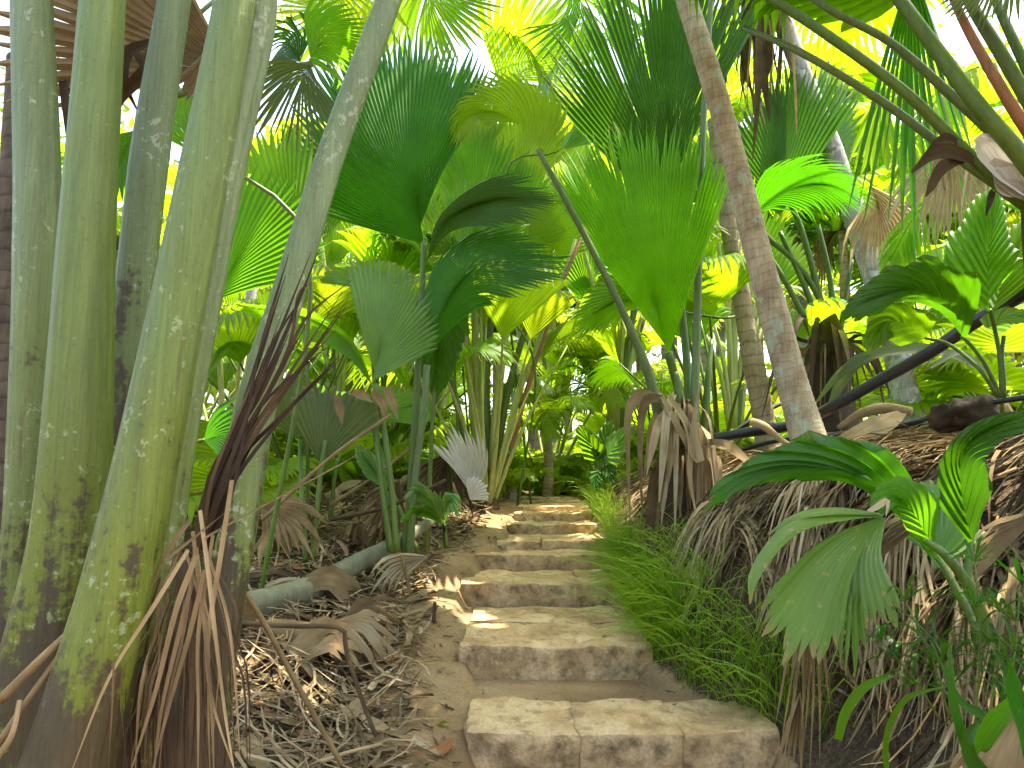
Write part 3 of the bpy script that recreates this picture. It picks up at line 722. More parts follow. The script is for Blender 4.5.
blade(ys_, "leaf_blade", 'leaf_olive', pp((320, 464, D), (328, 425, D), (337, 384, D + .05)), [(-44, .78), (-30, 1.02), (-10, .92), (8, 1.0), (24, 1.05), (46, .98)], n=16, free=.1, costa=.1, seed=9, pleat=.18)
blade(ys_, "leaf_blade", 'leaf_olive', pp((300, 440, D + .3), (296, 410, D + .3), (304, 372, D + .3)), [(-50, .8), (0, 1.), (45, .8)], n=14, free=.06, seed=10)
stalk(ys_, 'stalk', [(306, 560, D), (302, 500, D + .2), (300, 440, D + .3)], [6, 5, 4])
b = MB(); rnd = random.Random(4)
for q in [[(385, 388, 4.95), (392, 400, 4.95), (398, 420, 4.95)], [(372, 392, 4.95), (382, 402, 4.95), (386, 422, 4.95)], [(352, 392, 4.95), (362, 395, 4.95), (372, 402, 4.95)], [(336, 395, 4.95), (340, 410, 4.95), (342, 424, 4.95)]]:
    ribbon(b, pp(*q), PW(10, D), 7, ref=(0, -1, 0), fold=.4, tint=rnd.uniform(.5, .8))
link("dry_tip", b, M['dry'], ys_)
# low seedlings between the stems
def seedling(label, base, leaves, group=None, name="palm_seedling"):
    th = thing(name, label, "seedling", P(*base), group)
    for mat, q, prof, kw in leaves:
        b0 = q[0]
        stalk(th, 'stalk', [(base[0], base[1], base[2]), ((base[0] + b0[0]) / 2, (base[1] * .4 + b0[1] * .6), (base[2] + b0[2]) / 2), b0], [5, 4, 4], 6, 10)
        blade(th, "leaf_blade", mat, pp(*q), prof, **kw)
    return th
NB = [(-26, .5), (-14, .85), (0, 1.), (14, .85), (26, .5)]
seedling("teal-green seedling leaf low beside the two thin stems", (388, 535, 5.7), [('leaf_pale', [(388, 492, 5.7), (374, 470, 5.7), (356, 444, 5.7)], NB, dict(n=10, costa=.6, free=.04, roll=R(30)))])
seedling("bright yellow-green seedling leaf glowing behind the olive wedge leaf", (330, 520, 6.6), [('leaf_yellow', [(338, 458, 6.6), (352, 440, 6.6), (380, 428, 6.6)], NB, dict(n=10, costa=.5, free=.2, roll=R(20)))])
seedling("pale strappy seedling arching over the end of the fallen log", (446, 548, 5.6), [
    ('leaf_pale', [(444, 524, 5.6), (432, 502, 5.5), (416, 490, 5.4), (402, 500, 5.3)], NB, dict(n=8, costa=.6, free=.2, roll=R(50))),
    ('leaf_pale', [(444, 524, 5.6), (446, 506, 5.5), (452, 500, 5.4), (460, 520, 5.3)], NB, dict(n=8, costa=.6, free=.25, roll=R(-40))),
    ('leaf_mid', [(444, 524, 5.6), (426, 512, 5.5), (412, 512, 5.4), (398, 520, 5.3)], NB, dict(n=8, costa=.6, free=.2, roll=R(60)))])
seedling("dark seedling with two long curved leaves beside the white dead leaf", (452, 512, 7.2), [
    ('leaf_deep', [(448, 480, 7.2), (430, 462, 7.1), (404, 466, 7.)], NB, dict(n=8, costa=.6, free=.08, roll=R(40))),
    ('leaf_deep', [(450, 480, 7.2), (452, 464, 7.2), (438, 452, 7.2)], NB, dict(n=8, costa=.6, free=.08, roll=R(-30)))])
seedling("glossy seedling with fresh upright leaves beside the heap at the top of the steps", (600, 478, 8.6), [
    ('leaf_mid', [(598, 462, 8.6), (592, 446, 8.6), (577, 424, 8.6)], OVAL, dict(n=12, costa=.6, free=.04, roll=R(15))),
    ('leaf_mid', [(602, 462, 8.6), (606, 444, 8.6), (610, 420, 8.7)], OVAL, dict(n=12, costa=.6, free=.04)),
    ('leaf_pale', [(604, 462, 8.6), (616, 446, 8.5), (636, 424, 8.4)], OVAL, dict(n=12, costa=.6, free=.04, roll=R(25))),
    ('leaf_deep', [(598, 470, 8.5), (596, 482, 8.4), (600, 492, 8.3)], OVAL, dict(n=8, costa=.6, free=.04)),
    ('leaf_deep', [(604, 466, 8.5), (610, 474, 8.4), (612, 486, 8.3)], OVAL, dict(n=8, costa=.6, free=.04))])
seedling("rounded seedling with pale lit leaf at the foot of the small coconut palm", (505, 500, 9.), [
    ('leaf_fresh', [(500, 466, 9.), (488, 458, 9.), (482, 448, 9.)], OVAL, dict(n=10, costa=.6, free=.04)),
    ('leaf_pale', [(500, 466, 9.), (508, 450, 9.), (514, 456, 8.9)], OVAL, dict(n=10, costa=.6, free=.04, roll=R(20)))])

# ------------------------------------------------------------------ fan palm with the big bright leaf, right of the steps
D = 5.9
fp = thing("fan_palm", "stout fan palm with one big bright leaf and a skirt of dead strands", "palm", P(684, 470, D))
b = MB(); b.tint = .15
tube(b, pp((684, 560, D), (684, 500, D), (682, 450, D), (680, 415, D)), [.30, .22, .14, .05], 18, 14, sec=lambda a, t: 1 + .12 * noise.noise(Vector((math.cos(a) * 2, math.sin(a) * 2, t * 4))))
link("trunk", b, M['wood'], fp)
stalk(fp, 'stalk', [(690, 470, D), (684, 420, D), (677, 385, D), (668, 352, D - .05)], [13, 11, 9, 9], 12, 18, channel(-1.5, .2))
blade(fp, "leaf_blade", 'leaf_big', pp((668, 356, D - .05), (650, 275, D - .12), (618, 124, D + .1)), [(-24, .88), (-16, .95), (-6, 1.0), (6, 1.0), (16, .96), (25, .86), (31, .78)], n=52, rows=11, costa=.18, free=.17, pleat=.42, cup=.3, seed=21, jit=.045, gapw=.8, wave=.03)
stalk(fp, 'stalk', [(694, 470, D + .1), (690, 420, D + .15), (684, 330, D + .25), (668, 205, D + .4)], [10, 9, 8, 7], 10)
blade(fp, "leaf_blade", 'leaf_deep', pp((668, 215, D + .4), (668, 110, D + .35), (674, -60, D + .6)), [(-44, .62), (-34, .72), (-18, .92), (0, 1.), (14, .98), (26, .9)], n=48, rows=10, costa=.18, free=.28, pleat=.42, cup=.2, seed=22, gapw=.75, wave=.03)
stalk(fp, 'stalk_grey', [(666, 450, D - .2), (652, 385, D - .25), (626, 318, D - .3), (585, 236, D - .35), (548, 168, D - .4), (538, 150, D - .4)], [14, 11, 8, 7, 6, 6], 10, 24)
blade(fp, "leaf_blade", 'leaf_yellow', pp((542, 156, D - .4), (521, 126, D - .4), (494, 112, D - .45), (468, 118, D - .5), (452, 150, D - .5)), [(-28, .85), (-10, 1.), (0, 1.), (8, .9), (25, .7), (45, .55), (62, .42)], n=34, rows=10, costa=.55, free=.25, roll=R(-35), seed=23, fold=.25)
stalk(fp, 'stalk_grey', [(694, 470, D - .15), (695, 400, D - .15), (699, 250, D - .1), (704, 110, D - .05), (713, -30, D)], [12, 9, 8, 7, 6], 10, 22)
p0 = P(713, -30, D); blade(fp, "leaf_blade", 'leaf_deep', [p0, p0 + Vector((.1, -.6, .9)), p0 + Vector((.2, -1.6, 1.2))], WEDGE, n=34, ref=(0, 0, 1), sag=.06)
stalk(fp, 'stalk', [(700, 470, D + .05), (704, 430, D), (708, 380, D), (712, 340, D + .1)], [9, 8, 7, 4], 10)
stalk(fp, 'stalk', [(680, 480, D - .1), (681, 430, D - .15), (679, 400, D - .15), (676, 372, D - .1)], [12, 10, 8, 5], 10)
rnd = random.Random(31)
for i in range(30):
    x = rnd.uniform(652, 716); l = rnd.uniform(50, 150); dx = (x - 684) * rnd.uniform(.1, .55); d = D - .34 + rnd.uniform(-.12, .05)
    y0 = rnd.uniform(395, 462) + abs(x - 684) * .3
    b = MB(); ribbon(b, pp((684 + (x - 684) * .45, y0 - 12, D - .12), (x, y0 + 6, d), (x + dx * .5, y0 + l * .5, d - .06), (x + dx, y0 + l, d - .08)), PW(rnd.choice([5, 6, 8, 11]), D), 10, ref=(.3, -1, 0), fold=rnd.uniform(.2, .9), tint=rnd.uniform(.35, .85), taper=(.6, 1., .9, .15), twist=rnd.uniform(-1.5, 1.5))
    link("dead_strand", b, M['dry'], fp)
for q, w, t in [([(662, 400, 5.5), (640, 396, 5.45), (628, 420, 5.4), (630, 520, 5.35)], 14, .55), ([(664, 398, 5.5), (646, 402, 5.4), (640, 440, 5.36), (643, 530, 5.3)], 12, .4),
                ([(660, 392, 5.5), (680, 430, 5.42), (700, 462, 5.38), (694, 425, 5.4), (700, 385, 5.45)], 9, .7), ([(706, 442, 5.5), (728, 446, 5.3), (748, 462, 5.2), (762, 480, 5.1)], 14, .5),
                ([(668, 394, 5.5), (690, 432, 5.4), (690, 480, 5.35), (700, 530, 5.3)], 10, .8)]:
    b = MB(); ribbon(b, pp(*q), PW(w, 5.4), 14, ref=(.2, -1, 0), fold=.5, tint=t, taper=(.5, 1., .8, .2), twist=.8); link("dead_strand", b, M['dry'], fp)

# ------------------------------------------------------------------ leaning trunks
t1 = trunk("leaning_palm", "ringed lichen-patched palm trunk leaning over the bank beside the black pipe", [(820, 478, 4.8), (808, 436, 4.85), (791, 378, 4.92), (766, 285, 4.95), (742, 190, 5.0), (718, 100, 5.05), (683, -12, 5.15), (650, -130, 5.3)], [40, 34, 30, 27, 25, 23, 22, 21], 'bark', .04, 78, 240)
crown_at = P(640, -165, 5.35)
def overhead_crown(th, c, n, L, seed, mat='leaf_mid', lo=.1, hi=.9):
    rr = random.Random(seed)
    for k in range(n):
        a = 2 * math.pi * k / n + rr.uniform(-.2, .2); e = rr.uniform(lo, hi)
        d = Vector((math.cos(a) * math.cos(e), math.sin(a) * math.cos(e), math.sin(e)))
        q = c + d * L * .8; b = MB(); tube(b, [c, c + d * L * .4 + Vector((0, 0, .08)), q], [.03, .02, .014], 6, 8); link("petiole", b, M['stalk'], th)
        h = Vector((d.x, d.y, 0)).normalized()
        blade(th, "leaf_blade", mat, [q, q + d * L * .4, q + d * L * .55 + h * L * .35 + Vector((0, 0, -.12 * L))], GF, n=34, rows=7, ref=(0, 0, 1), sag=.12, seed=seed + k)
trunk("slender_palm", "slimmer tan palm trunk standing behind the leaning one, its foot at the thin pipe", [(770, 455, 7.), (764, 420, 7.), (753, 360, 7.), (740, 290, 7.05), (729, 225, 7.1), (715, 120, 7.2)], [26, 21, 20, 18, 17, 16], 'bark_tan', .05, 34, 90)
t3 = trunk("grey_palm", "pale grey blotched palm trunk leaning behind the curved bright fan", [(908, 425, 7.6), (900, 370, 7.6), (886, 310, 7.6), (862, 240, 7.65), (832, 150, 7.7), (795, 55, 7.8), (770, -20, 7.9)], [30, 25, 24, 22, 21, 19, 18], 'bark_grey', .03, 30, 100)
trunk("slender_palm", "thin tan curved trunk behind the grey blotched one", [(915, 420, 9.), (905, 380, 9.), (894, 320, 9.), (880, 260, 9.), (872, 215, 9.)], [22, 18, 16, 14, 12], 'bark_tan', .05, 24, 60)
trunk("bare_palm", "pinkish pale trunk far behind the dead dark strands", [(246, 420, 8.5), (248, 370, 8.5), (250, 320, 8.5), (256, 270, 8.6)], [16, 15, 14, 13], 'bark_grey', .04, 20, 50)
overhead_crown(t1, crown_at, 11, 2.2, 60)
overhead_crown(t3, P(762, -60, 7.95), 9, 2.4, 70)

# ------------------------------------------------------------------ fan palm behind the leaning trunk (curved bright fan)
D = 7.0
fb = thing("fan_palm", "fan palm behind the leaning trunk with a drooping bright fan and fibrous brown stump", "palm", P(828, 350, D))
b = MB(); b.tint = .06
tube(b, pp((826, 440, D), (826, 400, D), (828, 350, D), (824, 318, D), (822, 302, D)), [.34, .26, .2, .12, .03], 16, 14, sec=lambda a, t: 1 + .2 * noise.noise(Vector((math.cos(a) * 2.5, math.sin(a) * 2.5, t * 5))))
link("trunk", b, M['wood'], fb)
rnd = random.Random(5)
for i in range(26):
    a = rnd.uniform(-1, 1); b = MB(); x = 826 + a * 18; y0 = rnd.uniform(320, 360)
    ribbon(b, pp((x, y0, D - .1), (x + a * 26, y0 + rnd.uniform(-6, 22), D - .35), (x + a * 48, y0 + rnd.uniform(40, 95), D - .45)), PW(rnd.choice([4, 6, 8]), D), 9, ref=(.3, -1, 0), fold=.5, tint=rnd.uniform(.05, .6), twist=rnd.uniform(-1, 1))
    link("dead_strand", b, M['dry'], fb)
for q, w in [([(832, 350, D), (820, 300, D), (795, 262, D), (768, 238, D), (754, 220, D - .1)], [9, 7, 6, 6, 6]), ([(826, 345, D), (806, 290, D), (780, 232, D)], [8, 6, 5]),
             ([(830, 345, D), (818, 290, D), (801, 228, D), (790, 205, D)], [8, 7, 6, 5]), ([(836, 345, D), (830, 280, D), (818, 225, D)], [8, 6, 5]),
             ([(820, 350, D), (790, 290, D), (766, 250, D + .1), (745, 215, D + .2)], [8, 6, 5, 5]), ([(838, 350, D), (845, 300, D), (852, 260, D)], [6, 5, 4])]:
    stalk(fb, 'stalk', q, w, 8, 16)
blade(fb, "leaf_blade", 'leaf_deep', pp((752, 222, D - .1), (782, 192, D - .3), (826, 184, D - .45), (874, 204, D - .55)), [(-44, .55), (-28, .8), (-12, .98), (0, 1.), (10, .95), (22, .75), (36, .5)], n=40, rows=10, costa=.55, free=.3, roll=R(-32), seed=31, fold=.2, sag=.05)
blade(fb, "leaf_blade", 'leaf_deep', pp((780, 216, D + .5), (776, 150, D + .6), (770, 78, D + .8)), [(-40, .7), (-20, .92), (0, 1.), (20, .96), (40, .8)], n=34, free=.25, seed=32, roll=R(20))
blade(fb, "leaf_blade", 'leaf_deep', pp((806, 210, D + .7), (815, 140, D + .8), (838, 62, D + 1.)), [(-30, .8), (-15, .95), (0, 1.), (15, .9), (32, .7)], n=28, free=.25, seed=33, roll=R(-30))
blade(fb, "leaf_blade", 'leaf_fresh', pp((746, 214, D + .2), (730, 190, D + .2), (715, 180, D + .2)), WEDGE, n=22, free=.3, seed=34)
# dead brown thatch hanging high between the trunks
dt = thing("hanging_thatch", "shaggy brown mass of dead fronds hanging high behind the leaning trunk", "dead fronds", P(755, 40, 7.6))
rnd = random.Random(9)
for i in range(46):
    x = rnd.gauss(752, 22); y0 = rnd.uniform(-40, 40); l = rnd.uniform(40, 130); d = 7.6 + rnd.uniform(-.3, .3)
    b = MB(); ribbon(b, pp((752, -40, 7.6), (x, y0, d), (x + rnd.uniform(-8, 8), y0 + l * .6, d), (x + rnd.uniform(-14, 14), y0 + l, d)), PW(rnd.choice([3, 5, 8, 12]), 7.6), 9, ref=(.4, -1, 0), fold=.5, tint=rnd.uniform(.05, .7), twist=rnd.uniform(-2, 2))
    link("dead_frond", b, M['dry'], dt)

# ------------------------------------------------------------------ big palm leaning in from the upper right
ur = thing("stalk_palm", "palm sending thick green stalks diagonally up from the right edge, with a grey torn sheath", "palm", P(1080, 270, 3.4))
b = MB(); b.tint = .2
tube(b, pp((1110, 420, 3.4), (1085, 300, 3.4), (1060, 220, 3.4), (1030, 180, 3.4)), [.3, .24, .17, .07], 18, 12); link("trunk", b, M['wood'], ur)
for q, w, m, top in [
    ([(1062, 226, 3.35), (1006, 190, 3.3), (960, 146, 3.3), (900, 88, 3.3), (820, 30, 3.4), (762, -8, 3.5), (690, -60, 3.7)], [20, 17, 14, 13, 12, 11, 10], 'stalk', 1),
    ([(1058, 224, 3.5), (1000, 186, 3.45), (950, 152, 3.45), (880, 100, 3.5), (800, 52, 3.6), (744, 28, 3.8)], [18, 14, 11, 10, 9, 7], 'stalk_grey', 0),
    ([(1058, 206, 3.55), (1002, 142, 3.5), (950, 94, 3.5), (890, 42, 3.55), (830, 10, 3.6), (790, -20, 3.7)], [18, 15, 12, 10, 9, 8], 'stalk_grey', 1),
    ([(1070, 224, 3.2), (1024, 160, 3.15), (980, 108, 3.15), (938, 52, 3.2), (893, -10, 3.25), (840, -90, 3.4)], [24, 22, 20, 18, 16, 14], 'stalk', 1),
    ([(1070, 190, 3.4), (1022, 122, 3.35), (994, 76, 3.35), (966, 26, 3.4), (945, -20, 3.45)], [18, 15, 13, 11, 9], 'stalk_rust', 0),
    ([(1080, 190, 3.5), (1030, 104, 3.5), (1000, 52, 3.5), (972, 6, 3.55), (950, -40, 3.6)], [20, 17, 16, 14, 13], 'stalk_grey', 1),
    ([(1080, 170, 3.7), (1040, 94, 3.7), (1016, 46, 3.7), (996, 0, 3.75), (980, -50, 3.8)], [18, 14, 12, 11, 10], 'stalk_grey', 1)]:
    stalk(ur, m, q, [v * .85 for v in w], 12, 26, channel(-1.2, .2, .4))
    if top:
        p = P(*q[-1]); d = (p - P(*q[-2])).normalized()
        blade(ur, "leaf_blade", 'leaf_mid', [p, p + d * .9 + Vector((0, 0, .1)), p + d * 1.7 + Vector((0, 0, -.25))], GF, n=36, rows=7, ref=(0, 0, 1), sag=.1, seed=int(q[0][0] + q[-1][0]))
for q, w, t, m in [([(1034, 196, 3.2), (1008, 170, 3.18), (990, 148, 3.17), (978, 136, 3.17)], 36, .6, 'bleached'), ([(1036, 200, 3.22), (1012, 180, 3.2), (992, 160, 3.2)], 30, .2, 'bleached'),
                   ([(1036, 206, 3.2), (1022, 190, 3.2), (1004, 186, 3.2), (996, 170, 3.2)], 20, .1, 'bleached'),
                   ([(990, 178, 3.3), (966, 156, 3.25), (936, 152, 3.2), (912, 172, 3.15)], 16, .18, 'dry'), ([(972, 156, 3.3), (950, 138, 3.25), (936, 146, 3.2), (922, 158, 3.2)], 12, .1, 'dry'),
                   ([(968, 158, 3.28), (944, 166, 3.22), (932, 184, 3.2), (926, 196, 3.2)], 14, .12, 'dry'), ([(994, 190, 3.25), (990, 200, 3.2), (986, 216, 3.2)], 10, .05, 'dry')]:
    b = MB(); ribbon(b, pp(*q), PW(w, 3.2), 14, ref=(.3, -1, .2), fold=.55, tint=t, taper=(.5, 1., 1., .25), twist=.5); link("dead_sheath", b, M[m], ur)
rnd = random.Random(14)
for i in range(16):
    x = rnd.uniform(930, 985); y = rnd.uniform(150, 172)
    b = MB(); ribbon(b, pp((980, 158, 4.2), (x, y, 4.2), (x + rnd.uniform(-8, 8), y + rnd.uniform(30, 60), 4.2)), PW(5, 4.2), 7, ref=(.3, -1, 0), fold=.4, tint=rnd.uniform(.65, 1)); link("dead_strand", b, M['dry'], ur)
c0 = P(1075, 235, 3.4)  # unseen leaves added above the frame to shade the near right corner
for k, (dx, dy, dz) in enumerate([(-.35, -.75, 1.5), (.05, -.95, 1.3), (.1, -.2, 1.9), (.55, .1, 1.7), (-.2, -1.3, 1.4), (.6, -.7, 1.4)]):
    t_ = c0 + Vector((dx, dy, dz)); b = MB(); tube(b, [c0, c0 + Vector((dx * .3, dy * .3, dz * .6)), t_], [.03, .022, .016], 8, 12); link("petiole", b, M['stalk'], ur)
    h_ = Vector((dx, dy, 0)).normalized(); blade(ur, "leaf_blade", 'leaf_deep', [t_, t_ + h_ * .8 + Vector((0, 0, .25)), t_ + h_ * 1.7], GF, n=34, rows=7, ref=(0, 0, 1), sag=.1, seed=400 + k)
# hanging dark fan and a yellowing one below it
hd = thing("hanging_leaf", "dark blue-green fan leaf hanging straight down behind the diagonal stalks", "palm leaf", P(905, -30, 4.6))
blade(hd, "leaf_blade", 'leaf_deep', pp((912, -40, 4.6), (908, 60, 4.6), (905, 235, 4.6)), [(-16, .75), (-10, .95), (0, 1.), (8, .95), (13, .85)], n=13, free=.55, costa=.1, seed=41, pleat=.35, jit=.15)
b = MB(); tube(b, pp((960, -160, 4.9), (930, -110, 4.7), (912, -38, 4.6)), [.02, .02, .016], 8, 10); link("petiole", b, M['stalk'], hd)
hy = thing("hanging_leaf", "yellowing narrow leaf with a purple edge hanging beside the dark fan", "palm leaf", P(890, 90, 5.6))
blade(hy, "leaf_blade", 'leaf_fresh', pp((884, 84, 5.6), (876, 130, 5.6), (870, 182, 5.6)), [(-18, .9), (0, 1.), (18, .85)], n=7, free=.3, seed=42, tint=.5)
b = MB(); tube(b, pp((914, 60, 5.6), (900, 58, 5.6), (884, 86, 5.6)), [.012, .012, .012], 6, 10); link("petiole", b, M['stalk'], hy)
tl = thing("hanging_leaf", "pale green blade spread along the top edge above the diagonal stalks", "palm leaf", P(780, -20, 4.4))
blade(tl, "leaf_blade", 'leaf_fresh', pp((930, -30, 4.3), (860, -4, 4.3), (776, 4, 4.3), (752, 34, 4.3)), NB, n=12, costa=.6, free=.2, roll=R(-50), seed=43)
b = MB(); tube(b, pp((985, -80, 4.4), (960, -50, 4.3), (930, -28, 4.3)), [.015, .014, .014], 6, 10); link("petiole", b, M['stalk'], tl)
tr_ = thing("hanging_leaf", "dark feathery palm leaf tip dipping in at the top right corner", "palm leaf", P(1000, -30, 3.3))
blade(tr_, "leaf_blade", 'leaf_olive', pp((1016, -60, 3.3), (985, -20, 3.3), (950, 22, 3.3)), [(-40, .75), (-20, .9), (0, 1.), (20, .9), (40, .75)], n=24, free=.35, seed=44)
b = MB(); tube(b, pp((1060, -140, 3.4), (1040, -100, 3.35), (1016, -58, 3.3)), [.015, .014, .012], 6, 10); link("petiole", b, M['stalk'], tr_)

# ------------------------------------------------------------------ seedlings around the black pipe
D = 3.9
sr = thing("seedling_palm", "broad-leaved young palm with arching glossy leaves in front of the black pipe", "palm", P(1000, 396, D))
for q, w in [([(1000, 398, D), (988, 370, D), (975, 350, D), (962, 336, D)], [5, 4, 4, 4]), ([(1002, 398, D), (1000, 360, D), (995, 330, D), (990, 310, D - .1)], [5, 4, 4, 4]),
             ([(1004, 398, D), (1004, 380, D), (1002, 355, D), (1004, 336, D)], [4, 4, 4, 4]), ([(998, 398, D), (980, 370, D), (950, 345, D + .1), (925, 338, D + .1)], [4, 4, 4, 3])]:
    stalk(sr, 'stalk', q, w, 8, 12)
BOV = [(-70, .30), (-50, .45), (-30, .70), (-12, .95), (0, .98), (12, .95), (30, .70), (50, .45), (70, .30)]
blade(sr, "leaf_blade", 'leaf_mid', pp((989, 312, D - .1), (988, 260, D - .15), (999, 186, D)), [(-40, .42), (-26, .66), (-11, .97), (0, 1.), (10, .8), (24, .5), (36, .4)], n=22, rows=10, costa=.7, free=.03, seed=51, pleat=.2, cup=.15)
blade(sr, "leaf_blade", 'leaf_mid', pp((992, 312, D), (1008, 270, D + .05), (1030, 214, D + .1)), [(-36, .5), (-12, .9), (0, 1.), (12, .9), (36, .5)], n=18, rows=9, costa=.6, free=.04, seed=52, pleat=.2, roll=R(25))
blade(sr, "leaf_blade", 'leaf_deep', pp((966, 340, D), (952, 308, D - .1), (920, 288, D - .25), (880, 294, D - .4), (838, 313, D - .5)), [(-30, .40), (-18, .72), (-8, .97), (0, 1.), (8, .97), (18, .72), (30, .40)], n=20, rows=12, costa=.75, free=.03, roll=R(50), seed=53, pleat=.2, fold=-.1)
blade(sr, "leaf_blade", 'leaf_mid', pp((926, 338, D + .1), (905, 324, D + .1), (885, 322, D + .1), (866, 352, D + .1)), BOV, n=14, rows=9, costa=.7, free=.03, roll=R(25), seed=54)
blade(sr, "leaf_blade", 'leaf_pale', pp((986, 330, D + .1), (1008, 316, D), (1040, 318, D - .1)), BOV, n=14, rows=9, costa=.7, free=.03, roll=R(-30), seed=55)
D = 5.3
sa = thing("strap_plant", "dull green strap leaf arching over the litter below the stump", "plant", P(940, 380, D))
for q, w in [([(985, 372, D), (940, 350, D), (880, 352, D), (842, 372, D), (814, 405, D)], 13), ([(876, 358, D), (856, 362, D), (840, 385, D), (828, 408, D)], 14), ([(990, 374, D), (960, 352, D - .1), (930, 368, D - .2)], 8)]:
    b = MB(); ribbon(b, pp(*q), PW(w, D), 18, ref=(.2, -1, .5), fold=.4, taper=(.3, 1, .9, .7, .1)); link("leaf_blade", b, M['leaf_olive'], sa)
b = MB(); q = [(700, 441, 6.6), (745, 433, 6.2), (796, 424, 5.8), (832, 407, 5.3), (880, 380, 4.9), (930, 352, 4.5), (975, 322, 4.25), (1030, 290, 4.0), (1130, 230, 3.7)]
tube(b, pp(*q), [PW(10, 6.6) / 2, PW(11, 5.8) / 2, PW(12, 5) / 2, PW(13, 4.5) / 2, PW(15, 4) / 2, PW(16, 3.7) / 2], 14, 60)
tag(link("pipe", b, M['pipe'], loc=P(*q[0])), "thick shiny black water pipe slanting up across the bank behind the leaning trunk", "pipe")
b = MB(); q = [(735, 452, 6.2), (780, 440, 5.8), (850, 433, 5.2), (905, 425, 4.9), (960, 408, 4.6), (1040, 395, 4.3)]
tube(b, pp(*q), [PW(5, 5.4) / 2] * 3, 8, 40); tag(link("pipe", b, M['pipe'], loc=P(*q[0])), "thin black hose lying on the dead fronds below the thick pipe", "hose")
b = MB(); q = [(688, 458, 6.9), (722, 440, 7.0), (752, 420, 7.2), (780, 404, 7.6), (830, 384, 8.2)]
tube(b, pp(*q), [PW(5, 7) / 2] * 3, 8, 40); tag(link("pipe", b, M['pipe'], loc=P(*q[0])), "thin black hose rising behind the slender tan trunk", "hose")
b = MB(); b.tint = .7; q = [(752, 422, 5.4), (764, 426, 5.3), (776, 436, 5.2), (790, 446, 5.1)]
tube(b, pp(*q), [PW(9, 5.3) / 2, PW(8, 5.3) / 2, PW(5, 5.3) / 2], 8, 14); tag(link("branch", b, M['wood'], loc=P(*q[0])), "bent pale stick leaning on the pipe at the leaning trunk", "stick")
b = MB(); b.tint = .6; q = [(838, 428, 5.4), (860, 414, 5.3), (885, 408, 5.2), (912, 412, 5.1)]
tube(b, pp(*q), [PW(5, 5.3) / 2, PW(11, 5.3) / 2, PW(9, 5.3) / 2], 8, 14); tag(link("dead_sheath", b, M['wood'], loc=P(*q[0])), "rolled pinkish brown sheath lying on the litter in front of the stump", "dead sheath")
b = MB(); q = [(800, 462, 4.9), (840, 446, 4.8), (880, 424, 4.8), (902, 412, 4.9)]
ribbon(b, pp(*q), PW(34, 4.8), 14, ref=(0, -.5, 1), fold=.25, tint=.62, taper=(.4, 1., .9, .3)); tag(link("dead_sheath", b, M['dry'], loc=P(*q[0])), "flat mauve-brown dead leaf sheath lying beside the foot of the leaning trunk", "dead sheath")
b = MB(); b.tint = .12; rounded_stone(b, P(962, 414, 4.6), (.15, .12, .08), .06, 5., .05, n=(16, 12, 10))
tag(link("rotten_stump", b, M['wood'], loc=P(962, 415, 4.6)), "small dark brown rotten stump among the fronds under the pipe", "stump")

# ------------------------------------------------------------------ the near plant on the right bank
nr = thing("fan_palm", "near drooping palm seedling with a dusty spotted fan hanging over the bank", "palm", P(985, 610, 2.35))
stalk(nr, 'stalk', [(992, 640, 2.3), (968, 585, 2.3), (945, 555, 2.3), (925, 540, 2.32)], [13, 11, 9, 7], 10)
stalk(nr, 'stalk', [(990, 640, 2.36), (975, 600, 2.38), (968, 570, 2.4), (972, 540, 2.4)], [11, 9, 7, 7], 10)
stalk(nr, 'stalk', [(984, 640, 2.45), (968, 610, 2.5), (945, 570, 2.55), (930, 545, 2.6)], [10, 9, 7, 7], 10)
blade(nr, "leaf_blade", 'leaf_mid', pp((933, 548, 2.32), (912, 512, 2.28), (893, 498, 2.25), (872, 515, 2.22)), [(-34, .35), (-20, .62), (-8, .95), (0, 1.), (9, .95), (24, .7), (40, .5)], n=14, rows=9, costa=.7, free=.04, roll=R(-25), seed=61, pleat=.2, cup=.1)
# dusty fan: groups of segments hanging apart from one point
for q, prof, n_, fr_, sd in [([(884, 515, 2.2), (832, 562, 2.12), (786, 648, 2.08)], [(-14, .86), (-8, 1.0), (0, 1.06), (8, 1.02), (14, .86)], 10, .10, 62),
                            ([(884, 517, 2.2), (852, 588, 2.14), (848, 686, 2.1)], [(-7, .80), (-2, 1.), (3, .95), (7, .8)], 5, .28, 63),
                            ([(886, 516, 2.2), (864, 560, 2.14), (874, 632, 2.1)], [(-16, .95), (-4, 1.), (5, .96), (14, .98)], 7, .13, 64)]:
    blade(nr, "leaf_blade", 'leaf_dusty', pp(*q), prof, n=n_, rows=10, free=fr_, costa=.05, seed=sd, pleat=.2, cup=-.3, label="grey-green spotted fan segment hanging over the dead leaves")
for q, w in [([(880, 516, 2.2), (840, 516, 2.14), (790, 530, 2.1), (756, 572, 2.08), (750, 604, 2.08)], 16), ([(880, 514, 2.2), (838, 511, 2.16), (800, 516, 2.14), (768, 534, 2.14)], 13), ([(884, 520, 2.22), (846, 560, 2.2), (838, 620, 2.18), (842, 670, 2.2)], 10)]:
    b = MB(); ribbon(b, pp(*q), PW(w, 2.15), 16, ref=(.1, -.6, 1), fold=.3, taper=(.3, 1., 1., .7, .1)); link("leaf_segment", b, M['leaf_dusty'], nr)
b = MB(); ribbon(b, pp((868, 512, 2.2), (878, 506, 2.2), (888, 500, 2.2), (886, 516, 2.19)), PW(7, 2.2), 8, ref=(0, -1, 0), tint=.85); link("dry_tip", b, M['dry'], nr)
